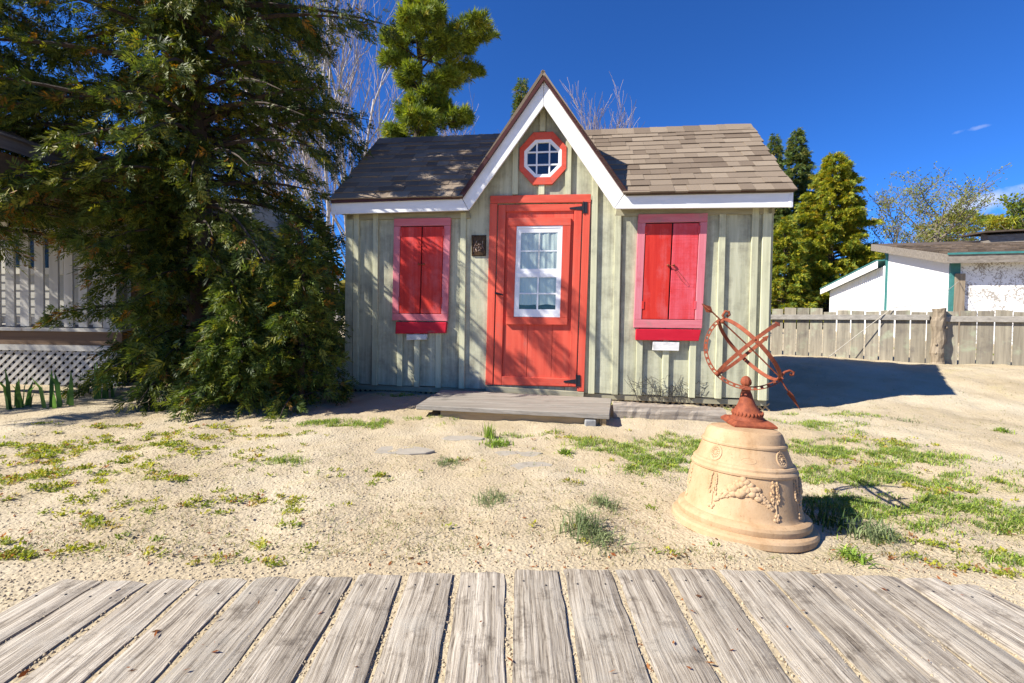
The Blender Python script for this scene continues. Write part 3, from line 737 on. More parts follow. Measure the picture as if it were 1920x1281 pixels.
shutters(((1188, 614.5), (1316.4, 616), (1327.5, 399.5), (1197, 402)), .075, .11, .072, ((1192, 638), (1310, 639.5), (1315, 618.5), (1193, 617)), ((1224, 657), (1273, 658), (1274, 642), (1224.5, 641)), (RED_Z, RED_F), 1)
# --- octagon window
oc = W(1018, 297); 
def octo(r0x, r0z, r1x, r1z, n0, n1, mat, name, parent, split=1):
    a = [math.pi/8+i*math.pi/4 for i in range(8)]; k = 1/math.cos(math.pi/8)
    first = None
    for i in range(8):
        p = []
        for (rx, rz) in ((r0x, r0z), (r1x, r1z)):
            for j in (i, i+1): p.append((oc[0]+rx*k*math.cos(a[j % 8]), oc[1]+rz*k*math.sin(a[j % 8])))
        o_ = uz_slab(name, [p[0], p[2], p[3], p[1]], n0, n1, mat, parent if first is None or parent is not shed else first, .0015)
        first = first or o_
    return first
lx, rx_ = W(974, 297, .035)[0], W(1062, 297, .035)[0]; RX = (rx_-lx)/2
tz, bz = W(1018, 247.5, .035)[1], W(1018, 346, .035)[1]; RZ = (tz-bz)/2; oc = ((lx+rx_)/2, (tz+bz)/2)
ocf = octo(RX*.80, RZ*.72, RX, RZ, .0005, .036, CORAL_X, 'octagon_frame', shed)
octo(RX*.66, RZ*.60, RX*.805, RZ*.725, .0005, .030, VINYL, 'octagon_sash', ocf)
octo(.0, .0, RX*.67, RZ*.61, .0005, .006, NAVY, 'octagon_backing', ocf)
octo(.0, .0, RX*.665, RZ*.605, .012, .013, GLASS, 'pane', ocf)
for f in (-.26, .28):
    uz_slab('muntin', [(oc[0]+f*RX-.008, oc[1]-RZ*.62), (oc[0]+f*RX+.008, oc[1]-RZ*.62), (oc[0]+f*RX+.008, oc[1]+RZ*.62), (oc[0]+f*RX-.008, oc[1]+RZ*.62)], .0135, .024, VINYL, ocf, 0)
    uz_slab('muntin', [(oc[0]-RX*.67, oc[1]+f*RZ*.9-.008), (oc[0]+RX*.67, oc[1]+f*RZ*.9-.008), (oc[0]+RX*.67, oc[1]+f*RZ*.9+.008), (oc[0]-RX*.67, oc[1]+f*RZ*.9+.008)], .0136, .0225, VINYL, ocf, 0)

# --- plaque beside the door
PLQ = m_plain('tarnished_brass', (.12, .065, .02), .4, 25, .5, (.03, .015, .01), .3, metal=.5)
PLB = m_plain('plaque_relief', (.5, .4, .3), .35, 40, .4, (.2, .09, .06), .3, metal=.5)
pq = thing('wall_plaque', 'small dark tarnished metal plaque with raised ornament beside the red door', 'plaque', S(*W(897.5, 480, .03), .03))
px_slab('plate', [(884, 480), (911, 480), (911.5, 441), (884, 441)], .0012, .010, PLQ, pq, .001)
PU = W(897.5, 460.5, .012); pw, phh = .072, .105
for a, b_, c_, d_ in ((-1, -1, 1, -.93), (-1, .93, 1, 1), (-1, -.93, -.92, .93), (.92, -.93, 1, .93)):
    uz_slab('plaque_rim', [(PU[0]+a*pw, PU[1]+b_*phh), (PU[0]+c_*pw, PU[1]+b_*phh), (PU[0]+c_*pw, PU[1]+d_*phh), (PU[0]+a*pw, PU[1]+d_*phh)], .0102, .019, PLQ, pq, .001)
rb = Bag(); rr = random.Random(3)
for k in range(34):
    a = rr.uniform(-.65, .45); h = rr.uniform(-.55, .2)-.2*abs(a)
    rb.ball(S(PU[0]+a*pw, PU[1]+h*phh, .012), (.004+.005*rr.random(), .004, .004+.005*rr.random()), n=6)
rb.tube([S(PU[0]-.05, PU[1]-.07, .013), S(PU[0]-.055, PU[1]-.02, .015), S(PU[0]-.03, PU[1]+.02, .015), S(PU[0]-.02, PU[1]+.05, .013)], .003, 5)
rb.tube([S(PU[0]+.06, PU[1]-.04, .013), S(PU[0]+.04, PU[1]-.01, .015), S(PU[0]+.045, PU[1]+.05, .013)], .003, 5)
rb.build('plaque_relief', PLB, pq)

# ------------------------------------------------------------------ doorstep, timber, wire
ZS = .10
FLs, FRs, BLs, BRs = G(780, 760, ZS), G(1143, 778, ZS), G(828, 731, ZS), G(1147, 747, ZS)
step = thing('doorstep', 'low weathered grey wooden step below the red door', 'step', (FLs+BRs)/2*1.0-Vector((0, 0, ZS)))
for k in range(3):
    t0_, t1_ = k/3+.004, (k+1)/3-.004
    q = [FLs.lerp(BLs, t0_), FRs.lerp(BRs, t0_), FRs.lerp(BRs, t1_), FLs.lerp(BLs, t1_)]
    dz = Vector((0, 0, random.uniform(-.002, .003)))
    hexa('tread', [p+dz-Vector((0, 0, .042)) for p in q], [p+dz for p in q], GREYW, step, .005)
ff = [FLs.lerp(FRs, .13), FLs.lerp(FRs, .955)]; inn = Vector((0, .05, 0))
hexa('riser', [ff[0]+inn+Vector((0, .04, -.16)), ff[1]+inn+Vector((0, .04, -.16)), ff[1]+inn+Vector((0, .04, -.043)), ff[0]+inn+Vector((0, .04, -.043))], [ff[0]+inn+Vector((0, 0, -.16)), ff[1]+inn+Vector((0, 0, -.16)), ff[1]+inn+Vector((0, 0, -.043)), ff[0]+inn+Vector((0, 0, -.043))], TAN, step, .003)
pp = FLs.lerp(FRs, .957)+Vector((0, .04, -ZS))
box('post', (pp.x, pp.y, -.05), (pp.x+.04, pp.y+.05, ZS-.043), TAN, step, .003)
cb = FLs.lerp(FRs, .905)+Vector((0, .0, -ZS))
o = box('concrete_block', (cb.x-.04, cb.y-.02, -.03), (cb.x+.05, cb.y+.045, ZS-.05), CONC, None, .006); tag(o, 'small grey concrete block propped under the wooden doorstep', 'block')
hexa('stringer', [FRs.lerp(BRs, .05)+Vector((-.06, 0, -.13)), FRs.lerp(BRs, .95)+Vector((-.06, 0, -.13)), FRs.lerp(BRs, .95)+Vector((-.06, 0, -.044)), FRs.lerp(BRs, .05)+Vector((-.06, 0, -.044))], [p+Vector((.03, 0, 0)) for p in (FRs.lerp(BRs, .05)+Vector((-.06, 0, -.13)), FRs.lerp(BRs, .95)+Vector((-.06, 0, -.13)), FRs.lerp(BRs, .95)+Vector((-.06, 0, -.044)), FRs.lerp(BRs, .05)+Vector((-.06, 0, -.044)))], TAN, step)
# rotten timber
T0, T1 = G(1150, 786), G(1362, 793); bk = Vector((.04, .16, 0))
nseg = 24; V = []; F = []
for i in range(nseg+1):
    p = T0.lerp(T1, i/nseg); ph = [.02*math.sin(i*1.3)+.012*math.sin(i*3.1) for _ in range(4)]
    hgt = .135-.03*(i/nseg)
    for (o_, z) in ((Vector((0, 0, 0)), -.05), (Vector((0, -.004+random.uniform(-.006, .006), 0)), hgt*.55), (Vector((0, .008, 0)), hgt-.012), (Vector((0, .03, 0)), hgt+random.uniform(-.005, .005)), (bk*.8, hgt+random.uniform(-.008, .006)), (bk, hgt-.02), (bk, -.05)):
        V.append(p+o_+Vector((0, 0, z)))
for i in range(nseg):
    for j in range(6): F.append((i*7+j, (i+1)*7+j, (i+1)*7+j+1, i*7+j+1))
F += [tuple(range(7)), tuple(range(nseg*7+6, nseg*7-1, -1))]
o = mk('timber', V, F, TIMBER, None); tag(o, 'rotting squared timber lying along the shed beside the doorstep', 'timber')
# tangle of wire
wb = Bag(); c0 = G(1252, 768); c0.y += .2; rr = random.Random(5)
for k in range(34):
    x0 = rr.uniform(-.34, .2); L_ = rr.uniform(.2, .5); z0 = rr.uniform(.1, .30); pts = []
    ph = rr.random()*6; fl = rr.uniform(.01, .04)
    for i in range(14):
        t = i/13; pts.append((c0.x+x0+t*L_, c0.y+.05*math.sin(ph+t*5)+rr.uniform(-.004, .004), z0+fl*math.sin(ph+7*t)+rr.uniform(-.06, .02)*t))
    wb.tube(pts, .0019, 4)
for k in range(24):
    x0 = rr.uniform(-.33, .32); s_ = rr.uniform(-.15, .15)
    wb.tube([(c0.x+x0, c0.y-.03, .05), (c0.x+x0+s_*.3, c0.y-.02, .13), (c0.x+x0+s_, c0.y+rr.uniform(-.03, .05), rr.uniform(.2, .32))], .0019, 4)
o = wb.build('wire_netting', WIRE); tag(o, 'tangled dark wire netting heaped against the sage shed wall', 'wire netting')

# ------------------------------------------------------------------ terracotta bell and armillary sundial
BX, BY = 1.062, 2.06
vd = Vector((BX, BY, 0)).normalized()
TILT = Matrix.Rotation(R(5.5), 3, Vector((vd.y, -vd.x, 0)))        # the upturned pot leans back a little
if (TILT @ Vector((0, 0, 1))).dot(vd) < 0: TILT = TILT.inverted()
BO = Vector((BX, BY, -.012))
def BT(p): return BO+TILT @ Vector(p)
pot = thing('terracotta_pot', 'large upturned terracotta pot with fruit swags carrying a rusty sundial', 'pot', BO)
prof = [(.0, .0), (.318, .0), (.327, .008), (.327, .034), (.320, .044), (.306, .050), (.297, .052), (.299, .058), (.301, .076), (.296, .090), (.284, .098), (.270, .101), (.2645, .108), (.2605, .122), (.254, .16), (.248, .20), (.2425, .24), (.237, .28), (.2345, .297), (.241, .302), (.244, .312), (.240, .322), (.2365, .325), (.2375, .335), (.233, .343), (.2245, .347), (.217, .375), (.2105, .405), (.207, .423), (.2115, .428), (.2125, .436), (.208, .443), (.2015, .446), (.197, .462), (.191, .480), (.182, .494), (.168, .503), (.14, .507), (.0, .508)]
prof = [(r*.915*(1-.085*min(1, max(0, (z-.30)/.14))), z*.875) for r, z in prof]
def pot_r(z):
    for (r0, z0), (r1, z1) in zip(prof[1:-1], prof[2:]):
        if z0 <= z <= z1: return r0+(r1-r0)*(z-z0)/max(1e-6, z1-z0)
    return .2
Vp, Fp = lathe(prof, 96)
o = mk('body', [BT(v) for v in Vp], [tuple(f) for f in Fp.tolist()], TERRA, pot, True); o.data.set_sharp_from_angle(angle=R(24))
camaz = math.atan2(-vd.y, -vd.x)
def onpot(az, z, out_=0.0):
    r = pot_r(z)+out_; return Vector((r*math.cos(az), r*math.sin(az), z))
def relief(name, pts):
    b_ = Bag()
    for az, z, r, ln in pts:
        c_ = BT(onpot(az, z, r*.15)); e_r = np.array(TILT @ Vector((math.cos(az), math.sin(az), .12))); e_t = np.array(TILT @ Vector((-math.sin(az), math.cos(az), 0))); e_z = np.cross(e_r, e_t)
        b_.ball(c_, (r*.7, r*ln, r), np.stack([e_r, e_t, e_z], 1), n=8, m=6)
    return b_.build(name, TERRA, pot, True)
rr = random.Random(11)
def medallion(az, z=.337, r=.028):
    P = [(az+r*.92*math.cos(t)/.215, z+r*.92*math.sin(t), .0052, 1) for t in np.linspace(0, 2*math.pi, 22, endpoint=False)]
    P += [(az+r*.60*math.cos(t)/.215, z+r*.60*math.sin(t), .0050, 1) for t in np.linspace(0, 2*math.pi, 12, endpoint=False)]
    P += [(az+r*.30*math.cos(t)/.215, z+r*.30*math.sin(t), .0042, 1) for t in np.linspace(0, 2*math.pi, 7, endpoint=False)]
    P += [(az, z, .008, 1), (az, z+r*1.2, .005, 1)]
    relief('medallion', P)
    b_ = Bag(); ring = [BT(onpot(az+r*1.08*math.cos(t)/.215, z+r*1.08*math.sin(t), .001)) for t in np.linspace(0, 2*math.pi, 33)]
    b_.tube(ring, .0035, 6); b_.build('medallion_rim', TERRA, pot, True)
def swag(az0, az1):
    P = []
    for k in range(260):
        t = rr.random(); az = az0+(az1-az0)*t; m_ = math.sin(math.pi*t)
        z = .146+.056*m_+rr.uniform(-.010, .046)*m_+.004*rr.uniform(-1, 1)
        P.append((az, z, rr.uniform(.0045, .0085) if rr.random() < .85 else rr.uniform(.010, .014)*m_+.003, rr.uniform(.8, 1.5)))
    relief('fruit_swag', P)
def sprig(az):
    P = []
    for k in range(16):
        P.append((az+rr.uniform(-.002, .002), .118+k*.0045, .0045, .9))
    for k in range(34):
        t = k/34; P.append((az+(rr.uniform(.25, 1)*(-1)**k)*.088*(1-.55*abs(t-.35)), .172+t*.082, .0075, .6))
    for k in range(8): P.append((az+rr.uniform(-.045, .045), .115+rr.uniform(-.011, .011), .0065, 1))
    relief('wheat_sprig', P)
for k, a in enumerate((-2.3, -.62, .92, 2.4)): medallion(camaz+a*.98)
for a in (-2.55, -1.32, -.52, .58, 1.15, 2.0): sprig(camaz+a)
for a, b_ in ((-.46, .52), (-2.4, -1.42), (1.25, 1.9)): swag(camaz+a, camaz+b_)
b_ = Bag(); b_.tube([BT(onpot(camaz+.12+.15*math.cos(t), .326+.011*math.sin(t), .0)) for t in np.linspace(0, 2*math.pi, 40)], .0012, 5); b_.build('stamp_outline', TERRA, pot, True)

# the sundial, rusted iron, set on the pot
AY = 2.13
AP = D(1408, 800, AY)
arm = thing('armillary_sundial', 'rusty iron armillary sundial with arrow and slotted rings on upturned pot', 'sundial', BT((0, 0, .4445)))
ab = BT((0.0, 0, .4445)); sc = AY/FPX
def A(cx, cy, dy=0.0):                      # from the sundial's outline, at its own depth
    return D(1240+cx/4.744, 560+cy/4.744, AY+dy)
axis0 = A(788, 1150); axis1 = A(772, 800)
upv = (axis1-axis0).normalized()
# square foot plate
fx = Vector((math.cos(R(-6)), math.sin(R(-6)), 0)); fy = Vector((-fx.y, fx.x, 0))
fc = Vector((axis0.x, axis0.y+.02, ab.z+.002))
ft = Bag(); prof2 = [(.093, 0), (.093, .010), (.085, .017), (.077, .024)]
V = []
for h_, z in prof2:
    for sx, sy in ((-1, -1), (1, -1), (1, 1), (-1, 1)): V.append(fc+fx*sx*h_+fy*sy*h_+Vector((0, .014*0, z)))
F = [(3, 2, 1, 0)]+[(i*4+j, i*4+(j+1) % 4, i*4+4+(j+1) % 4, i*4+4+j) for i in range(3) for j in range(4)]+[(12, 13, 14, 15)]
mk('foot_plate', V, F, RUST, arm)
ht = (A(772, 800)-fc).z
stem = [(.075, .022), (.073, .030), (.066, .036), (.067, .044), (.064, .058), (.058, .064), (.052, .072), (.044, .084), (.036, .100), (.029, .122), (.024, .145), (.021, ht-.02), (.019, ht-.008), (.022, ht-.004), (.022, ht+.003), (.012, ht+.006)]
Vs, Fs = lathe(stem, 40); dx_ = (axis1-axis0)
mk('pedestal', [fc+Vector((v[0]+(axis1.x-fc.x)*max(0, v[2])/ht, v[1]+.0, v[2])) for v in Vs], [tuple(f) for f in Fs.tolist()], RUST, arm, True)
bd = Bag()
for k in range(26):
    t = 2*math.pi*k/26; bd.ball(fc+Vector((.0645*math.cos(t)+(axis1.x-fc.x)*.25, .0645*math.sin(t), .052)), (.006, .006, .011), n=6)
bd.build('bead_ring', RUST, arm, True)
# acorn finial
fp = Vector((axis1.x, fc.y, fc.z+ht)); pr3 = [(.010, -.004), (.012, .008), (.022, .016), (.0245, .026), (.022, .038), (.015, .050), (.006, .056), (.0, .0575)]
Vf, Ff = lathe(pr3, 32)
Vf = [(v[0]*(1+.06*math.cos(8*math.atan2(v[1], v[0]))), v[1]*(1+.06*math.cos(8*math.atan2(v[1], v[0]))), v[2]) for v in Vf]
mk('finial', [fp+Vector(v) for v in Vf], [tuple(f) for f in Ff.tolist()], RUST, arm, True)
# rings
O = A(793, 452); O.y = fc.y
O = CP+(O-CP)*(fc.y/ O.y) if abs(O.y) > 1e-6 else O
toc = (CP-O).normalized()
ex_ = Vector((1, 0, 0)); ex_ = (ex_-toc*ex_.dot(toc)).normalized(); ey_ = toc.cross(ex_)
dv = (toc+ex_*.15+ey_*.24).normalized()                        # towards the viewer, a little up
PN = (A(540, 195)-A(793, 452)); PN = (ex_*PN.dot(ex_)+ey_*PN.dot(ey_)); RR = PN.length; PN.normalize()
pm = dv.cross(PN).normalized()                                  # in-plane direction square to the pole
MM = ex_*-.72+ey_*-.62
if pm.dot(MM) < 0: pm = -pm
PN = pm.cross(dv).normalized() if pm.cross(dv).dot(PN) > 0 else -pm.cross(dv).normalized()
def band(name, fn, a0, a1, axis_w, wid, th, nseg=56, parent=arm):
    """strip with centre line fn(a), half width along axis_w(a), thickness outwards"""
    V = []; F = []
    for i in range(nseg+1):
        a = a0+(a1-a0)*i/nseg; p, r_ = fn(a); w = axis_w(a)
        for sw, sr in ((-1, 0), (1, 0), (1, 1), (-1, 1)): V.append(p+w*sw*wid/2+r_*sr*th)
    for i in range(nseg):
        for j in range(4): F.append((i*4+j, i*4+(j+1) % 4, i*4+4+(j+1) % 4, i*4+4+j))
    F += [(3, 2, 1, 0), tuple(nseg*4+j for j in range(4))]
    return mk(name, V, F, RUST, parent)
def circ(e1, e2, r):
    def f(a):
        d_ = e1*math.cos(a)+e2*math.sin(a); return O+d_*r, d_
    return f
mer = band('meridian_ring', circ(PN, pm, RR*1.0), -.03, math.pi+.03, lambda a: dv, .006, .005)
band('ring_rail', circ(PN, pm, RR*1.0+.014), -.03, math.pi+.03, lambda a: dv, .006, .004, parent=mer)
fm = circ(PN, pm, RR)
for k in range(21):
    a = .02+math.pi*k/20; p, d_ = fm(a); t_ = (fm(a+.01)[0]-p).normalized(); wdt = .006 if k % 5 else .013
    if k in (0, 20): wdt = .012
    bq = Bag(); bq.box(p+d_*.0095, (wdt, .0025, .0075), np.array([t_, dv, d_]).T); bq.build('ring_spacer', RUST, mer)
band('pole_ring', circ(PN, dv, RR+.003), 0, 2*math.pi, lambda a: pm, .017, .004, 90)
eq = band('equator_band', circ(pm, dv, RR-.004), -2.35, 2.5, lambda a: PN, .0165, .005, 70)
ef = circ(pm, dv, RR-.004)
for a, sg in ((2.5, 1), (-2.35, -1)):
    p, d_ = ef(a); t_ = (ef(a+sg*.02)[0]-p).normalized()
    V = [p+PN*.013, p-PN*.013, p+t_*.03, p+PN*.013+d_*.006, p-PN*.013+d_*.006, p+t_*.03+d_*.006]
    mk('band_tip', V, [(0, 1, 2), (5, 4, 3), (0, 3, 4, 1), (1, 4, 5, 2), (2, 5, 3, 0)], RUST, eq)
for a in (math.pi/2, -math.pi/2):
    p, d_ = ef(a); bq = Bag(); bq.ball(p+d_*.010, (.006, .006, .006), n=8); bq.build('rivet', RUST, eq, True)
def A3(cx, cy): 
    p = D(1240+cx/4.744, 560+cy/4.744, O.y); return p
rod = Bag(); rod.tube([A3(445, 112), A3(545, 208), A3(793, 440), A3(1040, 685), A3(1080, 750), A3(1132, 835)], .0036, 8); rod.build('arrow_shaft', RUST, arm, True)
hd = Bag(); q0, q1, q2 = A3(360, 45), A3(405, 85), A3(458, 128)
for wv in (ey_*1, toc*1):
    ax_ = (q2-q0).normalized(); pw_ = (wv-ax_*wv.dot(ax_)).normalized(); th_ = ax_.cross(pw_)*.002
    pts = [q0, q0.lerp(q2, .62)+pw_*.017, q2, q0.lerp(q2, .62)-pw_*.017]
    hd.add([p-th_ for p in pts]+[p+th_ for p in pts], BOXF)
hd.build('arrow_head', RUST, arm)
tl = Bag(); q0, q2 = A3(1125, 822), A3(1240, 995)
for wv in (ex_*1+ey_*.4, toc*1):
    ax_ = (q2-q0).normalized(); pw_ = (wv-ax_*wv.dot(ax_)).normalized(); th_ = ax_.cross(pw_)*.0015
    pts = [q0+pw_*.006, q0.lerp(q2, .25)+pw_*.011, q2, q0.lerp(q2, .1)-pw_*.010]
    tl.add([p-th_ for p in pts]+[p+th_ for p in pts], BOXF)
tl.build('arrow_tail', RUST, arm)
for pts in (((560, 175), (545, 150), (570, 112), (600, 118), (608, 145), (590, 158), (582, 145)), ((1060, 705), (1095, 655), (1140, 640), (1178, 655), (1172, 680), (1150, 682), (1148, 668))):
    s_ = Bag(); s_.tube([A3(*p) for p in pts], .0058, 6); s_.build('scroll', RUST, arm, True)
for c_ in ((545, 205), (1048, 715), (495, 668)):
    bq = Bag(); bq.ball(A3(*c_), (.011, .011, .011), n=8); bq.build('boss', RUST, arm, True)
# ------------------------------------------------------------------ board fence on the rise
fence = thing('board_fence', 'weathered grey board fence along the sandy rise beyond the shed', 'fence', F_A+Vector((0, 0, .2)))
pitch = .187
fang = math.atan2(F_D.y, F_D.x)
for k in range(-6, 26):
    s = k*pitch
    if s > 4.4: break
    p = F_A+F_D*s
    w = pitch-random.uniform(.006, .020); zt = 1.025+.012*s+random.uniform(-.02, .02)+(.045 if -1 <= k <= 2 else 0)
    z0 = gz(p.x, p.y)-.08
    a = p+F_D*.004; b_ = p+F_D*w; t_ = -F_N*.02; j = Vector((0, 0, random.uniform(-.008, .008)))
    hexa('fence_board', [a+t_+Vector((0, 0, z0)), b_+t_+Vector((0, 0, z0)), b_+t_+Vector((0, 0, zt))+j, a+t_+Vector((0, 0, zt))], [a+Vector((0, 0, z0)), b_+Vector((0, 0, z0)), b_+Vector((0, 0, zt))+j, a+Vector((0, 0, zt))], FENCE, fence, .002)
sp = 1.98                                               # the post stands here along the fence
for s0, s1, z0, z1 in ((-1.15, sp-.09, .90, .95), (sp+.09, 4.4, .93, .965)):
    a, b_ = F_A+F_D*s0, F_A+F_D*s1; f = F_N*.05; e = F_N*.003
    hexa('fence_rail', [a+e+ZU*(z0-.045), b_+e+ZU*(z1-.045), b_+e+ZU*(z1+.04), a+e+ZU*(z0+.04)], [a+f+ZU*(z0-.045), b_+f+ZU*(z1-.045), b_+f+ZU*(z1+.04), a+f+ZU*(z0+.04)], FENCE_X, fence, .004)
LOG = m_wood('cedar_log', (.14, .11, .075), (.32, .26, .185), 'Z', 30, wear=(.2, .14, .09), bump=.8, vary=.05)
b_ = Bag(); pp = F_A+F_D*sp+F_N*.09; n_ = 14
pts = [(pp.x+.012*math.sin(i*1.1), pp.y, gz(pp.x, pp.y)-.1+i*(.93/n_)) for i in range(n_+1)]
V, F = tube_np(pts, [.078+.005*math.sin(i*1.9)+(.015 if i < 2 else 0) for i in range(n_+1)], 12)
V = V+rng.normal(0, .004, V.shape)
po = mk('log_post', V.tolist(), [tuple(f) for f in F.tolist()]+[tuple(range(len(V)-12, len(V)))], LOG, None, False)
tag(po, 'knotty bark-stripped log post standing in the board fence', 'post')
for z, a in ((.55, 2.6), (.8, .4), (.42, 3.6)):
    bq = Bag(); c_ = pp+Vector((.08*math.cos(a), -.05, z)); bq.ball(c_, (.018, .018, .022), n=7); bq.build('knot', LOG, po, True)

# ------------------------------------------------------------------ white outbuildings behind the fence
STUC = m_plain('white_stucco', (.80, .80, .79), .9, 14, .05, None, .35, bscale=40, bdist=.01)
def m_peel():
    m, n, l, b = newmat('peeling_white_board')
    t = n.new('ShaderNodeTexCoord')
    mp = n.new('ShaderNodeMapping'); mp.inputs['Scale'].default_value = (1, 1, 1); l.new(t.outputs['Object'], mp.inputs[0])
    a = node(n, 'ShaderNodeTexNoise', Scale=11, Detail=4, Roughness=.6, Distortion=2.5); l.new(mp.outputs[0], a.inputs['Vector'])
    c2 = node(n, 'ShaderNodeTexNoise', Scale=2.2, Detail=4); l.new(mp.outputs[0], c2.inputs['Vector'])
    ad = node(n, 'ShaderNodeMath', operation='MULTIPLY_ADD'); ad.inputs[1].default_value = .7; l.new(c2.outputs['Fac'], ad.inputs[0]); l.new(a.outputs['Fac'], ad.inputs[2])
    r = ramp(n, [(.98, (.79, .79, .77)), (1.03, (.33, .30, .26))]); r.color_ramp.elements[0].position = .865; r.color_ramp.elements[1].position = .92
    l.new(ad.outputs[0], r.inputs[0]); l.new(r.outputs[0], b.inputs['Base Color']); b.inputs['Roughness'].default_value = .9
    return m
PEEL = m_peel()
TEAL = m_plain('teal_trim', (.05, .20, .19), .6, 10, .25, None, .1)
GWOOD = m_wood('grey_fascia', (.13, .11, .09), (.28, .25, .21), 'X', 22, vary=.1, bump=.5)
OLDSH = m_wood('curled_roof_shingle', (.06, .045, .032), (.16, .12, .088), 'X', 20, vary=.4, bump=.8)
al = R(20); f1 = Vector((math.cos(al), -math.sin(al), 0)); f2 = Vector((math.sin(al), math.cos(al), 0))
WCZ = D(1783, 540, 12.0); WC = Vector((WCZ.x, WCZ.y, 0))
wbd = thing('white_outbuilding', 'white stucco outbuilding with teal trim and curled brown shingles', 'building', WC)
BL_, BR_ = 4.0, 5.0                                    # depth of the lit side, length of the front
zc, zb = 2.42, 3.2
def WB(a, b_, z): return WC+f1*a+f2*b_+ZU*z
hexa('wall', [WB(.1, 0.02, 0), WB(.1, BL_, 0), WB(.1, BL_, zb), WB(.1, .02, zc)], [WB(0, .02, 0), WB(0, BL_, 0), WB(0, BL_, zb), WB(0, .02, zc)], STUC, wbd)
hexa('wall', [WB(.15, .1, 0), WB(BR_, .1, 0), WB(BR_, .1, zc), WB(.15, .1, zc)], [WB(.15, 0, 0), WB(BR_, 0, 0), WB(BR_, 0, zc), WB(.15, 0, zc)], PEEL, wbd)
hexa('wall', [WB(.1, BL_, 0), WB(BR_, BL_, 0), WB(BR_, BL_, zb), WB(.1, BL_, zb)], [WB(.1, BL_-.1, 0), WB(BR_, BL_-.1, 0), WB(BR_, BL_-.1, zb), WB(.1, BL_-.1, zb)], STUC, wbd)
hexa('corner_trim', [WB(.0, .12, 0), WB(.17, .12, 0), WB(.17, .12, zc), WB(0, .12, zc)], [WB(-.03, -.03, 0), WB(.17, -.03, 0), WB(.17, -.03, zc), WB(-.03, -.03, zc)], TEAL, wbd)
hexa('corner_post', [WB(.05, -.04, 0), WB(.25, -.04, 0), WB(.25, -.04, 2.1), WB(.05, -.04, 2.1)], [WB(.05, -.09, 0), WB(.25, -.09, 0), WB(.25, -.09, 2.1), WB(.05, -.09, 2.1)], LOG, wbd)
hexa('corner_trim', [WB(.02, BL_-.12, 0), WB(.02, BL_+.02, 0), WB(.02, BL_+.02, zb), WB(.02, BL_-.12, zb)], [WB(-.03, BL_-.12, 0), WB(-.03, BL_+.02, 0), WB(-.03, BL_+.02, zb), WB(-.03, BL_-.12, zb)], TEAL, wbd)
sl_ = (zb-zc)/BL_
def WR(a, b_, h): return WB(a, b_, zc+sl_*b_+h)
hexa('rake_fascia', [WR(-.22, -.35, .0), WR(-.22, BL_+.6, .0), WR(-.22, BL_+.6, .23), WR(-.22, -.35, .23)], [WR(-.27, -.35, .0), WR(-.27, BL_+.6, .0), WR(-.27, BL_+.6, .23), WR(-.27, -.35, .23)], GWOOD, wbd)
hexa('eave_fascia', [WR(-.27, -.352, .0), WR(BR_, -.352, .0), WR(BR_, -.352, .22), WR(-.27, -.352, .22)], [WR(-.27, -.4, .0), WR(BR_, -.4, .0), WR(BR_, -.4, .22), WR(-.27, -.4, .22)], GWOOD, wbd)
wr = hexa('roof', [WR(-.25, -.38, .18), WR(BR_, -.38, .18), WR(BR_, BL_+.6, .18), WR(-.25, BL_+.6, .18)], [WR(-.25, -.38, .235), WR(BR_, -.38, .235), WR(BR_, BL_+.6, .235), WR(-.25, BL_+.6, .235)], OLDSH, wbd)
hexa('drip_strip', [WR(-.27, -.40, .222), WR(BR_, -.40, .222), WR(BR_, -.40, .27), WR(-.27, -.40, .27)], [WR(-.27, -.43, .222), WR(BR_, -.43, .222), WR(BR_, -.43, .27), WR(-.27, -.43, .27)], TEAL, wbd)
rr = random.Random(21)
for i in range(11):
    b0 = -.36+i*.42
    a = -.25
    while a < 3.2:
        w = rr.uniform(.16, .4); up_ = rr.uniform(.015, .07)
        q = [WR(a, b0, .24), WR(a+w-.01, b0, .24), WR(a+w-.01, b0+.5, .245), WR(a, b0+.5, .245)]
        f_ = [WR(a, b0, .255+up_), WR(a+w-.01, b0, .255+up_*rr.uniform(.4, 1)), WR(a+w-.01, b0+.5, .26), WR(a, b0+.5, .26)]
        if i < 8: hexa('shingle', q, f_, OLDSH, wr)
        a += w
# a low monitor on the roof
mo = WB(2.3, 3.2, 0)
hexa('roof_monitor', [WB(2.2, 3.4, 3.1), WB(BR_, 3.4, 3.1), WB(BR_, 3.4, 3.72), WB(2.2, 3.4, 3.62)], [WB(2.2, 3.0, 3.0), WB(BR_, 3.0, 3.0), WB(BR_, 3.0, 3.55), WB(2.2, 3.0, 3.5)], GWOOD, wbd)
hexa('monitor_roof', [WB(2.0, 2.8, 3.56), WB(BR_, 2.8, 3.62), WB(BR_, 2.8, 3.67), WB(2.0, 2.8, 3.61)], [WB(2.0, 4.2, 3.63), WB(BR_, 4.2, 3.7), WB(BR_, 4.2, 3.75), WB(2.0, 4.2, 3.68)], OLDSH, wbd)
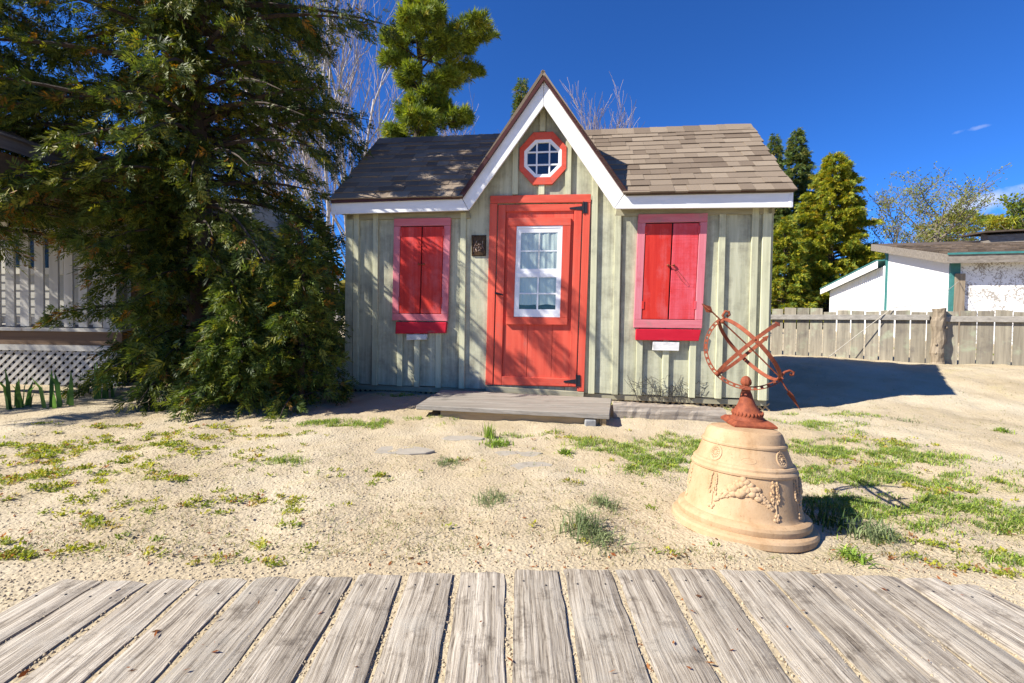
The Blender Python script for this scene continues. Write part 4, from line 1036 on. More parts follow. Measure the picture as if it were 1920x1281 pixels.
# lean-to behind, its ribbed side in line with the stucco wall
lt = thing('white_lean_to', 'low white ribbed metal lean-to with sloping white fascia', 'lean-to', WB(.1, 7, 0))
RIB = m_plain('white_ribbed_metal', (.79, .80, .80), .5, 6, .05, None, .03)
lb0, lb1, lz0, lz1 = BL_+.1, 10.2, 2.72, 2.12
V = []; F = []; nr = 30
for i in range(nr*4+1):
    t = i/(nr*4); a = .02-(.045 if (i % 4) in (1, 2) else 0); b_ = lb0+(lb1-lb0)*t
    V += [WB(a, b_, 0), WB(a, b_, lz0+(lz1-lz0)*t)]
for i in range(nr*4): F.append((2*i, 2*i+1, 2*i+3, 2*i+2))
mk('ribbed_wall', V, F, RIB, lt)
hexa('end_wall', [WB(.05, lb1+.05, 0), WB(3, lb1+.05, 0), WB(3, lb1+.05, lz1), WB(.05, lb1+.05, lz1)], [WB(.05, lb1, 0), WB(3, lb1, 0), WB(3, lb1, lz1), WB(.05, lb1, lz1)], RIB, lt)
def LT(a, b_, h): return WB(a, b_, lz0+(lz1-lz0)*(b_-lb0)/(lb1-lb0)+h)
hexa('fascia', [LT(-.22, lb0, -.08), LT(-.22, lb1+.5, -.08), LT(-.22, lb1+.5, .17), LT(-.22, lb0, .17)], [LT(-.26, lb0, -.08), LT(-.26, lb1+.5, -.08), LT(-.26, lb1+.5, .17), LT(-.26, lb0, .17)], WHITE_P, lt)
hexa('roof', [LT(-.28, lb0, .172), LT(3, lb0, .172), LT(3, lb0, .21), LT(-.28, lb0, .21)], [LT(-.28, lb1+.52, .172), LT(3, lb1+.52, .172), LT(3, lb1+.52, .21), LT(-.28, lb1+.52, .21)], TEAL, lt)
# rope stay from the corner post down over the fence
ROPE = m_plain('pale_rope', (.5, .46, .38), .9, 60, .3)
b_ = Bag(); r0 = WB(.1, -.12, 1.9); r1 = F_A+F_D*.62+F_N*.25; r1.z = gz(r1.x, r1.y)+.01; top = F_A+F_D*1.45+F_N*.03; top.z = 1.09
pts = [r0.lerp(top, t)-Vector((0, 0, .15*4*t*(1-t))) for t in np.linspace(0, 1, 10)]+[top.lerp(r1, t) for t in np.linspace(.1, 1, 8)]
b_.tube(pts, .006, 5); o = b_.build('rope', ROPE, None, True); tag(o, 'pale rope stretched over the board fence down to the sand', 'rope')

# ------------------------------------------------------------------ neighbouring house with porch, mostly behind the cedars
PY = 5.35
HW = m_wood('beige_clapboard', (.30, .29, .25), (.38, .37, .33), 'X', 20, vary=.05, bump=.2)
BEAM = m_wood('brown_beam', (.12, .075, .045), (.2, .13, .08), 'X', 20, vary=.05)
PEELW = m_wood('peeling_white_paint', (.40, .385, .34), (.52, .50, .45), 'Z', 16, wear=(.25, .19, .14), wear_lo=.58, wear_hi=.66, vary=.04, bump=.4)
p0 = D(-330, 740, PY); p1 = D(228, 740, PY)
house = thing('porch_house', 'beige clapboard house with white porch railing and lattice skirt behind cedars', 'house', (p1.x-1.5, PY+1, 0))
def hz(py): return D(110, py, PY).z
zl_, zt_, zbm, zdk = 0.0, hz(650), hz(622), hz(614)
# lattice, strips clipped to the panel
x0, x1, z0, z1 = p0.x, p1.x-.02, .0, hz(656)
pit = .098; sw = .036
for sgn in (1, -1):
    yy = PY+(.0 if sgn > 0 else .009)
    n_ = int((x1-x0+z1)/pit)+2
    for k in range(n_):
        c_ = x0-z1+k*pit if sgn > 0 else x0+k*pit          # line x = c + sgn*z
        za, zb_ = z0, z1
        if sgn > 0: za = max(z0, x0-c_); zb_ = min(z1, x1-c_)
        else: za = max(z0, c_-x1); zb_ = min(z1, c_-x0)
        if zb_-za < .03: continue
        xa, xb = c_+sgn*za, c_+sgn*zb_; h_ = sw*.7
        q = [(xa-h_, za), (xa+h_, za), (xb+h_, zb_), (xb-h_, zb_)]
        hexa('lattice_strip', [(x, yy+.007, z) for x, z in q], [(x, yy, z) for x, z in q], PEELW, house)
box('lattice_trim', (x0, PY-.02, z1-.01), (p1.x+.02, PY+.03, hz(647)), PEELW, house)
box('rim_beam', (x0, PY-.01, hz(646.5)), (p1.x+.02, PY+.06, hz(621.5)), BEAM, house)
box('deck', (x0, PY-.05, hz(621)), (p1.x+.05, PY+1.9, hz(615)), PEELW, house)
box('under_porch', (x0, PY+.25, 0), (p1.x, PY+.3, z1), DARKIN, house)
zd = hz(615); zrt = hz(433)
k = 0
x = p1.x-.34
while x > x0:
    box('baluster', (x, PY+.01, zd+.012), (x+.105, PY+.035, zrt-.02), PEELW, house, .002); x -= .172
box('bottom_rail', (x0, PY+.036, zd+.04), (p1.x-.2, PY+.08, zd+.13), PEELW, house)
box('top_rail', (x0, PY-.02, zrt-.018), (p1.x-.2, PY+.1, zrt+.03), PEELW, house)
nw_ = box('newel', (p1.x-.19, PY-.03, zd+.003), (p1.x-.03, PY+.13, hz(418)), PEELW, house, .004)
b_ = Bag(); b_.ball((p1.x-.11, PY+.05, hz(407)), (.075, .075, .075), n=16, m=10); b_.build('newel_cap', PEELW, nw_, True)
box('roof_post', (p1.x-.05, PY+.2, zd), (p1.x+.07, PY+.32, 2.5), BEAM, house)
# wall of clapboards
wy = PY+1.9; wx1 = p1.x+.45
for k in range(21):
    z = .05+k*.125
    hexa('clapboard', [(x0-1, wy+.03, z), (wx1, wy+.03, z), (wx1, wy+.03, z+.128), (x0-1, wy+.03, z+.128)], [(x0-1, wy-.012, z), (wx1, wy-.012, z), (wx1, wy+.004, z+.128), (x0-1, wy+.004, z+.128)], HW, house)
    hexa('clapboard', [(wx1-.03, wy+.031, z), (wx1-.03, wy+1.0, z), (wx1-.03, wy+1.0, z+.128), (wx1-.03, wy+.031, z+.128)], [(wx1+.012, wy+.031, z), (wx1+.012, wy+1.0, z), (wx1, wy+1.0, z+.128), (wx1, wy+.031, z+.128)], HW, house)
wl, wr2 = D(20, 330, wy).x, D(112, 330, wy).x; wt, wbz = D(60, 335, wy).z, zd+.85
CREAM = m_plain('cream_trim', (.55, .52, .42), .6, 10, .1)
wn_ = box('window', (wl, wy-.04, wbz), (wr2, wy-.02, wt), DARKIN, house)
for q in ((wl-.1, wbz, wl, wt), (wr2, wbz, wr2+.1, wt), (wl-.1, wt, wr2+.1, wt+.13), (wl-.1, wbz-.1, wr2+.1, wbz)):
    box('window_trim', (q[0], wy-.06, q[1]), (q[2], wy-.019, q[3]), CREAM, wn_)
box('pane', (wl, wy-.046, wbz), (wr2, wy-.044, wt), m_glass('low_reflect_glass', .008), wn_)  # mirroring turned down in the material to drop the blue sky reflection
# roof: eave runs away from the viewer, slope climbs to the left
ex0 = p1.x+.05; ez = 2.45; y0_, y1_ = 3.6, 8.6; sl2 = .42
GSH = m_wood('grey_shingle', (.10, .085, .08), (.19, .165, .155), 'Y', 30, vary=.25, bump=.5)
rf = hexa('roof', [(ex0, y0_, ez-.12), (ex0, y1_, ez-.12), (ex0-4, y1_, ez+4*sl2-.12), (ex0-4, y0_, ez+4*sl2-.12)], [(ex0, y0_, ez), (ex0, y1_, ez), (ex0-4, y1_, ez+4*sl2), (ex0-4, y0_, ez+4*sl2)], GSH, house)
for k in range(26):
    xa = ex0+.03-k*.15; za = ez+(ex0-xa)*sl2
    hexa('shingle_course', [(xa, y0_, za), (xa, y1_, za), (xa-.2, y1_, za+.2*sl2), (xa-.2, y0_, za+.2*sl2)], [(xa, y0_, za+.018), (xa, y1_, za+.018), (xa-.2, y1_, za+.2*sl2+.004), (xa-.2, y0_, za+.2*sl2+.004)], GSH, rf)
box('eave_beam', (ex0-.22, y0_+.1, ez-.34), (ex0-.1, y1_, ez-.125), BEAM, house)
box('porch_ceiling', (ex0-4, PY-.3, ez-.2), (ex0-.23, wy, ez-.17), BEAM, house)

# ------------------------------------------------------------------ trees
def unit(a): return a/(np.linalg.norm(a, axis=-1, keepdims=True)+1e-9)
def leaves(base, d, side, L, Wd, fold=.0):
    """diamond leaves: base, dir, side (N,3), lengths, widths -> V, F"""
    base, d, side = (np.asarray(a, float) for a in (base, d, side)); n = len(base)
    L = np.broadcast_to(L, (n,))[:, None]; Wd = np.broadcast_to(Wd, (n,))[:, None]
    V = np.stack([base, base+d*L*.45+side*Wd*.5, base+d*L, base+d*L*.45-side*Wd*.5], 1).reshape(-1, 3)
    F = np.arange(4*n).reshape(n, 4); return V, F
LEAF_C = m_leaf('cedar_foliage', .3); LEAF_P = m_leaf('pine_needles', .3); LEAF_G = m_leaf('grass_blades', .4); LEAF_D = m_leaf('young_leaves', .45)
BARK = m_wood('brown_bark', (.04, .028, .02), (.10, .072, .055), 'Z', 20, bump=1, bdist=.015)
BIRCH = m_wood('birch_bark', (.33, .30, .27), (.50, .46, .42), 'X', 12, wear=(.12, .1, .09), wear_lo=.58, wear_hi=.66, bump=.3)
TWIG = m_plain('pink_grey_twigs', (.36, .29, .26), .85, 8, .3)
GREYB = m_plain('grey_bark', (.2, .17, .13), .9, 12, .3)
def sprays(org, m, side, ln, K, col, jitter, lw=.30, ang=.85, droop=.3):
    M = len(org); out_b, out_d, out_s, out_l, cc = [], [], [], [], []
    nrm = unit(np.cross(m, side))
    for k in range(K):
        t = (k+.6)/K; sg = 1 if k % 2 else -1
        b0 = org+m*(ln*t)[:, None]; b0[:, 2] -= droop*ln*t*t
        a = ang*(1-.55*t)+rng.normal(0, .15, M)
        d = unit(m*np.cos(a)[:, None]+side*(sg*np.sin(a))[:, None]+nrm*rng.normal(0, .22, (M, 1))+np.array([0, 0, -.12]))
        s = unit(np.cross(d, nrm)+nrm*rng.normal(0, .35, (M, 1)))
        l_ = ln*(.62-.34*t)*rng.uniform(.75, 1.25, M)
        out_b.append(b0); out_d.append(d); out_s.append(s); out_l.append(l_)
        cc.append(np.clip(col*(1+rng.normal(0, jitter, (M, 1))), .004, 1))
    b0, d, s, l_, cc = (np.concatenate(a) for a in (out_b, out_d, out_s, out_l, cc))
    V, F = leaves(b0, d, s, l_, l_*lw); return V, F, np.repeat(cc, 4, 0)
def pick_cols(n, pal, w):
    pal = np.array(pal); return pal[rng.choice(len(pal), n, p=np.array(w)/sum(w))]
def limb_path(p0, az, L, el0, sag, n=7):
    t = np.linspace(0, 1, n); h = np.array([math.cos(az), math.sin(az), 0])
    return np.array(p0)+np.outer(t*L, h*math.cos(el0))+np.outer(L*(math.sin(el0)*t-sag*t*t), [0, 0, 1])
def conifer(name, label, base, H, rfun, nbr, nsp, ln, K, pal, pw, z0=.3, el=(.1, .35), sag=.35, trunk_r=.12, mat=None, lw=.3, group=None, extra=(), droop=.3, inner=.25, cat='tree', lean=(0, 0), densf=None, gaps_=None):
    base = np.array(base, float); root = thing(name, label, cat, base.tolist(), group)
    br = Bag(); org, md = [], []
    def tp(z): return base+np.array([lean[0]*z/H, lean[1]*z/H, z])
    br_specs = []
    for i in range(nbr):
        f = ((i+.5)/nbr); z = z0+(H*.985-z0)*f; az = i*2.39996+rng.normal(0, .3)
        L = rfun(z, az)*rng.uniform(.72, 1.12)
        if L < .06: continue
        br_specs.append((z, az, L, rng.uniform(*el)*(1 if z < H*.8 else 1.5), sag*rng.uniform(.6, 1.3), densf(z, az) if densf else 1.0))
    br_specs += list(extra)
    for z, az, L, e, sg, dens in br_specs:
        P = limb_path(tp(z), az, L, e, sg)
        br.tube(P, np.linspace(max(.006, .022*L), .003, len(P)), 4)
        n = max(4, int(nsp*dens*L))
        t = np.clip(inner+(1-inner)*rng.beta(1.6, 1.1, n), 0, 1)
        ii = t*(len(P)-1); i0 = np.minimum(ii.astype(int), len(P)-2); fr = (ii-i0)[:, None]
        pts = P[i0]*(1-fr)+P[i0+1]*fr; tg = unit(P[i0+1]-P[i0])
        lat = unit(np.cross(tg, [0, 0, 1.])); sd = rng.choice([-1, 1], n)[:, None]
        d = unit(tg*rng.uniform(.4, 1.1, (n, 1))+lat*sd*rng.uniform(.1, 1.0, (n, 1))+np.stack([rng.normal(0, .2, n), rng.normal(0, .2, n), rng.normal(-.15, .35, n)], 1))
        pts = pts+lat*sd*(rng.uniform(0, .13, (n, 1))*L**.5)+np.stack([np.zeros(n), np.zeros(n), rng.normal(-.02, .05, n)], 1)
        org.append(pts); md.append(d)
    org = np.concatenate(org); md = np.concatenate(md)
    if gaps_ is not None:                                # sprays cut away along the sun direction to aim flecks at the shed
        keep = np.ones(len(org), bool); sv = np.array(SUN)
        for q, r in gaps_:
            w_ = org-np.array(q); dl = w_-np.outer(w_ @ sv, sv); keep &= np.linalg.norm(dl, axis=1) > r*rng.uniform(.8, 1.1, len(org))
        org, md = org[keep], md[keep]
    n = len(org)
    sd = unit(np.cross(md, rng.normal(0, 1, (n, 3))*[.5, .5, .5]+[0, 0, .25]))
    col = pick_cols(n, pal, pw)
    V, F, cc = sprays(org, md, sd, ln*rng.uniform(.6, 1.3, n), K, col, .18, lw, droop=droop)
    zz = np.linspace(-.1, H*.97, 14)
    tk = Bag(); tk.tube([tp(z)+np.array([.03*math.sin(z*1.1), .03*math.cos(z*.9), 0]) for z in zz], trunk_r*(1-zz/H*.93)+.006, 10)
    tk.build('trunk', BARK, root, True)
    br.build('branches', BARK, root)
    mknp('crown', V, F, mat or LEAF_C, root, col=cc)
    return root, n*K
CED = [(.080, .112, .018), (.13, .155, .022), (.044, .068, .014), (.24, .23, .03), (.26, .125, .02)]
PI = math.pi
def angd(a, b): return abs((a-b+PI) % (2*PI)-PI)
def rA(z, az):                                           # the big cedar beside the shed
    right = max(0, math.cos(az)); left = max(0, -math.cos(az)); front = max(0, -math.sin(az)); back = max(0, math.sin(az))
    if z < .9: r = 1.32*right+1.05*left+.95*front+.8*back
    elif z < 2.0: r = 1.30*right+.78*left+.75*front+.9*back
    elif z < 4.6: r = 1.25*right+1.9*left+1.0*front+1.2*back
    else:
        k = max(0, (6.9-z)/2.3); r = (1.25*right+1.5*left+.8*front+1.2*back)*k
    return r
AX = D(372, 740, 5.0)
FLECK = []  # spots picked for sun flecks; crowns are holed from here towards the sun
for x, y, r in ((697, 480, .11), (702, 505, .12), (707, 530, .10), (730, 465, .10), (735, 500, .09), (760, 438, .11), (785, 436, .11), (812, 440, .10), (818, 582, .12), (800, 570, .10), (754, 573, .11), (770, 588, .09), (862, 450, .13), (864, 490, .13), (862, 530, .12), (855, 640, .12), (866, 662, .12), (850, 618, .10), (889, 505, .15), (892, 545, .15), (888, 590, .14), (893, 685, .12), (738, 655, .11), (742, 690, .11), (768, 700, .11), (656, 445, .10), (660, 475, .10), (680, 560, .09), (655, 520, .09), (800, 655, .09)):
    u_, z_ = W(x, y, .02); FLECK.append((S(u_, z_, .02), r*.92))
for x, y, r in ((800, 330, .12), (756, 345, .11), (848, 318, .12), (690, 366, .12), (720, 362, .11), (850, 345, .13), (770, 300, .10), (870, 285, .11), (815, 290, .10)):
    FLECK.append((plane_hit(x, y, RP(0, 0), rzv), r*.85))
exA = [(2.6, .05, 1.85, .55, .28, .7), (2.9, -.15, 1.8, .5, .30, .7), (3.0, .25, 1.95, .35, .25, .6), (3.9, -.1, 2.0, .3, .28, .7), (4.2, .15, 2.1, .2, .2, .6), (1.5, -.5, 1.55, .1, .3, .8), (.55, -.45, 1.5, .25, .25, 1.3), (.4, -.75, 1.4, .25, .25, 1.3), (.5, -1.2, 1.1, .3, .3, 1.2), (.35, -.2, 1.55, .25, .25, 1.2), (.7, -.1, 1.5, .3, .3, 1.2), (1.0, -.6, 1.4, .3, .35, 1.2)]
for z_ in np.arange(1.3, 4.9, .13): exA.append((z_, -1.57+rng.uniform(-.75, .6), rng.uniform(.40, .65), .1, .5, 2.0))
conifer('cedar_tree', 'large dark cedar with drooping sprays growing between shed and porch', (AX.x, 5.0, 0), 6.9, rA, 225, 120, .105, 14, CED, [5, 4, 3, 1.7, .6], z0=.25, sag=.42, trunk_r=.15, extra=exA, lw=.24, inner=.10, gaps_=FLECK, densf=lambda z, az: (1.0 if math.cos(az) < -.2 or z < 1.1 else (.62 if z < 3.3 else 1.0)))
def rB(z, az):
    r = 2.0 if z < 4 else 2.0*max(0, (6.4-z)/2.4)
    return r*(.75+.25*max(0, math.cos(az)))
exB = [(1.9, -.1, 2.1, .1, .16, 1.2), (2.0, .12, 2.2, .12, .2, 1.1), (1.75, .3, 2.0, .05, .12, 1.0), (2.3, .0, 2.3, .15, .2, 1.0)]
conifer('cedar_tree', 'dark cedar with rusty orange tips overhanging the white porch railing', (-6.35, 4.55, 0), 6.4, rB, 120, 120, .10, 13, CED, [4, 4, 3, 1.2, 1.6], z0=2.0, sag=.4, trunk_r=.14, extra=exB, lw=.21, gaps_=FLECK)
def cone(R_, H_, zb_, p=1.0):
    return lambda z, az: R_*max(.0, (1-(z-zb_)/(H_-zb_)))**p
BUSH_LIT = [(.085, .125, .02), (.145, .175, .025), (.05, .08, .016), (.22, .22, .03), (.24, .13, .025)]  # greens lifted over the cedar's, standing in for sun on its lower growth
for (px, py, Yd, H_, R_, lab) in ((560, 760, 4.45, 1.75, .62, 'bushy cedar shoot against the shed corner, green brightened as if sunlit'), (452, 765, 4.30, 1.25, .60, 'low spreading cedar shoot at the foot of the big cedar')):
    p = D(px, py, Yd)
    conifer('cedar_bush', lab, (p.x, Yd, 0), H_, cone(R_, H_, .0, .5), 60, 120, .10, 13, BUSH_LIT, [4, 3, 3, 1.5, .4], z0=.05, lw=.24, trunk_r=.03, el=(.2, .6), sag=.3, inner=.1, cat='bush', gaps_=FLECK)
# dark cedars filling the gap behind
for (px, Yd, H_, R_, lab) in ((560, 8.6, 3.1, 1.2, 'low dark cedar bush filling the gap behind the shed and big cedar'), (330, 11.0, 3.2, 1.5, 'dark bushy cedar behind the porch house')):
    p = D(px, 640, Yd)
    conifer('cedar_bush', lab, (p.x, Yd, 0), H_, cone(R_, H_, .0, .6), 70, 34, .22, 9, CED, [4, 3, 4, .4, .3], z0=.1, lw=.38)
# golden cedar on the right
GOLD = [(.30, .31, .03), (.40, .37, .03), (.18, .23, .03), (.40, .29, .03), (.10, .15, .025)]
p = D(1556, 600, 25.5)
def rG(z, az): return 3.6*max(0, 1-(z/10.0))**.62*(.85+.2*math.sin(3*az+z))
conifer('golden_cedar', 'broad yellow-green cedar glowing in the sun behind the lean-to', (p.x, 25.5, 0), 10.05, rG, 250, 95, .23, 10, GOLD, [4, 3, 3, 1.5, 2], z0=.3, sag=.15, el=(.2, .5), trunk_r=.14, lw=.36)
p = D(1468, 600, 24)
conifer('golden_cedar', 'smaller yellow-green cedar beside the shed corner behind the fence', (p.x, 24, 0), 6.0, cone(1.7, 6.1, 0, .55), 110, 90, .23, 9, GOLD, [3, 2, 4, 1, 3], z0=.2, sag=.15, el=(.2, .5), trunk_r=.1, lw=.38)
SPR = [(.10, .15, .035), (.15, .18, .035), (.06, .095, .028), (.20, .17, .035)]
for px, pt, Yd, R_, lab in ((1495, 236, 32, 2.0, 'pointed green spruce rising behind the golden cedar'), (1453, 247, 30, 1.3, 'narrow dark spruce tip showing past the shed roof'), (978, 140, 22, .85, 'dark conifer tip peeking behind the white gable')):
    p = D(px, pt, Yd); H_ = p.z
    conifer('spruce_tree', lab, (p.x, Yd, 0), H_, cone(R_*H_/9.5*1.25, H_+.2, 0, .85), int(16*H_), 44, .28, 9, SPR, [4, 3, 3, 1], z0=H_*.35, sag=.25, el=(-.05, .3), trunk_r=.15, lw=.34, inner=.15)
# white pine: whorls of long needle tufts
def pine(name, label, base, H, zb_, rfun, whorls, pal, pw, tuft=.20, nper=26, el=(.15, .5), dens=92):
    base = np.array(base, float); root = thing(name, label, 'tree', base.tolist()); br = Bag(); T, Dd = [], []
    for i in range(whorls):
        z = zb_+(H-zb_)*i/whorls; nb = rng.integers(4, 6); a0 = rng.uniform(0, 6.28)
        for j in range(nb):
            az = a0+j*6.283/nb+rng.normal(0, .25); L = rfun(z, az)*rng.uniform(.65, 1.15)
            P = limb_path(base+[0, 0, z], az, L, rng.uniform(*el), .12)
            br.tube(P, np.linspace(.035, .008, len(P)), 4)
            for s in range(int(dens*L)):
                t = .3+.7*rng.beta(1.7, 1); k = min(5, int(t*6)); p = P[k]+(P[k+1]-P[k])*(t*6-k)
                tg = unit(P[k+1]-P[k]); lat = np.cross(tg, [0, 0, 1.]); off = lat*rng.choice([-1, 1])*rng.uniform(0, .34)*L*.6
                T.append(p+off+[0, 0, rng.normal(.03, .06)]); Dd.append(unit(tg*.6+off/(np.linalg.norm(off)+.1)+[0, 0, .45]+rng.normal(0, .25, 3)))
    T, Dd = np.array(T), np.array(Dd); n = len(T); B, De, Sd, Ll, cc = [], [], [], [], []
    col = pick_cols(n, pal, pw)
    for k in range(nper):
        d = unit(Dd*.75+rng.normal(0, .55, (n, 3))); B.append(T+Dd*rng.uniform(0, .12, (n, 1))); De.append(d)
        Sd.append(unit(np.cross(d, rng.normal(0, 1, (n, 3))))); Ll.append(tuft*rng.uniform(.6, 1.2, n)); cc.append(np.clip(col*(1+rng.normal(0, .2, (n, 1))), .004, 1))
    B, De, Sd, Ll, cc = (np.concatenate(a) for a in (B, De, Sd, Ll, cc))
    V, F = leaves(B, De, Sd, Ll, Ll*.10)
    tk = Bag(); zz = np.linspace(-.1, H, 12); tk.tube([base+[.05*math.sin(z), 0, z] for z in zz], .17*(1-zz/H*.92), 10); tk.build('trunk', BARK, root, True)
    br.build('branches', BARK, root); mknp('crown', V, F, LEAF_P, root, col=np.repeat(cc, 4, 0))
PIN = [(.20, .25, .03), (.27, .31, .035), (.10, .145, .028), (.30, .27, .035)]
p = D(780, 600, 13.0)
def rP(z, az):
    s = .95+.45*math.cos(az); return s*1.5*(1 if z < 8 else max(.1, (12.5-z)/4.5))*(.75+.35*math.sin(2.6*z))
pine('white_pine', 'tall soft-needled white pine rising behind the shed roof', (p.x, 13.0, 0), 12.3, 4.2, rP, 19, PIN, [4, 3, 3, 1])
p = D(1800, 600, 32.0)
pine('flat_pine', 'wide flat-topped pine behind the white outbuilding', (p.x, 32.0, 0), 8.2, 6.6, lambda z, az: 2.9*(1 if z < 7.6 else .5), 4, GOLD, [3, 3, 3, 2, 2], .42, 14, (.0, .25), 16)

# bare and budding trees
def branch_tree(base, H, spread, r0, levels, nch, up=.75, first=.3, seed=1, twist=.5, ntr=1):
    R_ = np.random.default_rng(seed); segs = []; tips = []
    def grow(p, d, L, r, lv):
        n = 5; pts = [p]; dd = d.copy()
        for i in range(n):
            dd = unit(dd+R_.normal(0, .09, 3)+np.array([0, 0, .06*up])); pts.append(pts[-1]+dd*L/n)
        pts = np.array(pts); segs.append((pts, np.linspace(r, r*.45, n+1), lv))
        if lv >= levels: tips.append((pts, lv)); return
        k = nch[min(lv, len(nch)-1)]
        for j in range(k):
            t = first+(1-first)*(j+R_.random())/k if lv == 0 else .2+.8*(j+R_.random())/k
            i0 = min(int(t*n), n-1); q = pts[i0]+(pts[i0+1]-pts[i0])*(t*n-i0); tg = unit(pts[i0+1]-pts[i0])
            az = R_.uniform(0, 6.283); rnd_ = np.array([math.cos(az), math.sin(az), 0.0])
            nd = unit(tg*(1-spread)+rnd_*spread+np.array([0, 0, up*.35]))
            grow(q, nd, L*R_.uniform(.38, .62)*(1.1-.45*t if lv == 0 else 1), r*(.5-.15*t), lv+1)
    for k in range(ntr):
        a = R_.uniform(0, 6.283); lean = 0 if ntr == 1 else .14
        grow(np.array(base, float)+np.array([math.cos(a), math.sin(a), 0])*(.25 if ntr > 1 else 0), unit(np.array([math.cos(a)*lean, math.sin(a)*lean, 1])), H*(R_.uniform(.82, 1) if ntr > 1 else .95), r0*(R_.uniform(.6, 1) if ntr > 1 else 1), 0)
    return segs, tips
def bare(name, label, px, top, Yd, spread=.42, r0=.09, levels=3, nch=(13, 7, 5), up=.8, seed=1, tmat=None, wmat=None, rmin=.006, ntr=1, first=.3, leaf=None, group=None):
    p = D(px, top, Yd); H_ = p.z; root = thing(name, label, 'tree', (p.x, Yd, 0), group)
    segs, tips = branch_tree((p.x, Yd, -.1), H_*(.66 if not leaf else .84), spread, r0, levels, nch, up, first, seed, ntr=ntr)
    t_, w_ = Bag(), Bag()
    for pts, r, lv in segs:
        if lv <= 1: t_.tube(pts, np.maximum(r, rmin*1.3), 6 if lv == 0 else 4)
        else: w_.tube(pts, np.maximum(r, rmin), 3)
    t_.build('trunk', tmat or BIRCH, root, True); w_.build('twigs', wmat or TWIG, root)
    if leaf:
        n_, sz, pal, pw = leaf; B = np.concatenate([q[0][1:] for q in tips]); B = B[rng.choice(len(B), n_)]+rng.normal(0, .12, (n_, 3))
        d = unit(rng.normal(0, 1, (n_, 3))); s = unit(np.cross(d, rng.normal(0, 1, (n_, 3))))
        V, F = leaves(B, d, s, sz*rng.uniform(.6, 1.3, n_), sz*.7); cc = np.clip(pick_cols(n_, pal, pw)*(1+rng.normal(0, .15, (n_, 1))), .01, 1)
        mknp('crown', V, F, LEAF_D, root, col=np.repeat(cc, 4, 0))
gB = 'bare birches behind the cedar'
for i, (px, top, Yd) in enumerate(((548, -240, 19), (590, -290, 18), (640, -160, 21), (705, -230, 20), (668, -120, 24), (498, -160, 22))):
    bare('birch_tree', ('twin-stemmed bare white birch between the cedar and the white pine' if i % 2 else 'single-stemmed bare white birch with fine twigs between the cedar and the white pine'), px, top, Yd, .42, .12, 3, (11, 5, 4), .9, 40+i, rmin=.007, first=.15, ntr=2 if i % 2 else 1, group=gB)
bare('bare_tree', 'bare pinkish-grey tree standing right behind the white pine', 915, 110, 25, .40, .085, 3, (14, 7, 6), 1.0, 61, rmin=.009, ntr=2)
bare('bare_tree', 'bare pinkish tree rising above the brown roof beside the gable', 1112, 150, 25, .40, .085, 3, (15, 7, 6), 1.0, 63, rmin=.009, ntr=2)
bare('bare_tree', 'shorter bare pinkish tree beyond the roof ridge', 1152, 196, 27, .38, .07, 3, (12, 6, 6), 1.0, 64, rmin=.009, ntr=2)
YG = [(.24, .27, .06), (.30, .30, .07), (.18, .22, .05)]
bare('budding_tree', 'spreading bare-branched tree with sparse yellow-green young leaves', 1752, 338, 26, .62, .13, 3, (12, 8, 6), .45, 71, GREYB, GREYB, .010, first=.35, leaf=(5200, .11, YG, [3, 2, 2]))
bare('budding_tree', 'slim budding tree beside the golden cedar', 1688, 372, 25, .5, .07, 3, (10, 6, 5), .7, 72, GREYB, GREYB, .010, first=.3, leaf=(1700, .11, YG, [3, 2, 2]))
bare('leafy_tree', 'small leafy tree top above the outbuilding roof monitor', 1888, 392, 30, .5, .09, 3, (10, 6, 5), .6, 73, GREYB, GREYB, .010, first=.5, leaf=(2600, .22, PIN, [3, 2, 3, 1]))
# far wood closing the horizon
rr = np.random.default_rng(5)
n_ = 26000; az = rr.uniform(-1.25, 1.25, n_); rad = rr.uniform(62, 75, n_); hh = 5.2+1.3*np.sin(az*17)+.9*np.sin(az*41+1)
B = np.stack([np.sin(az)*rad, np.cos(az)*rad, rr.random(n_)**.8*hh], 1); d = unit(rr.normal(0, 1, (n_, 3))); s = unit(np.cross(d, rr.normal(0, 1, (n_, 3))))
V, F = leaves(B, d, s, rr.uniform(.8, 1.6, n_), .9); cc = np.repeat(np.clip(pick_cols(n_, SPR, [4, 2, 4, 2])*(1+rr.normal(0, .2, (n_, 1))), .01, 1), 4, 0)
o = mknp('far_wood', V, F, LEAF_C, None, col=cc); o['kind'] = 'stuff'; o['label'] = 'far line of dark mixed trees closing the horizon'

# ------------------------------------------------------------------ plants on the sand
DENSE = {}
def pix_patch(lst):
    return [(G(px, py), rx, ry, w) for px, py, rx, ry, w in lst]
def sample_patch(lst, per):
    P = []
    for c_, rx, ry, w in lst:
        n = int(per*w*rx*ry*PI); a = rng.uniform(0, 2*PI, n); r = np.sqrt(rng.random(n))*(.75+.3*np.sin(3*a+c_.x*7)+.2*np.sin(5*a+c_.y*5))
        P.append(np.stack([c_.x+rx*r*np.cos(a), c_.y+ry*r*np.sin(a)], 1))
    return np.concatenate(P)
def blocked(P):
    x, y = P[:, 0], P[:, 1]
    b = y < 1.63
    b |= (np.hypot(x-BX, y-BY) < .335)
    rel = np.stack([x-SL.x, y-SL.y], 1); u_ = rel @ np.array([U.x, U.y]); n_ = rel @ np.array([N.x, N.y])
    b |= (n_ < .03) & (u_ > -.05) & (u_ < WID+.05)
    return ~b
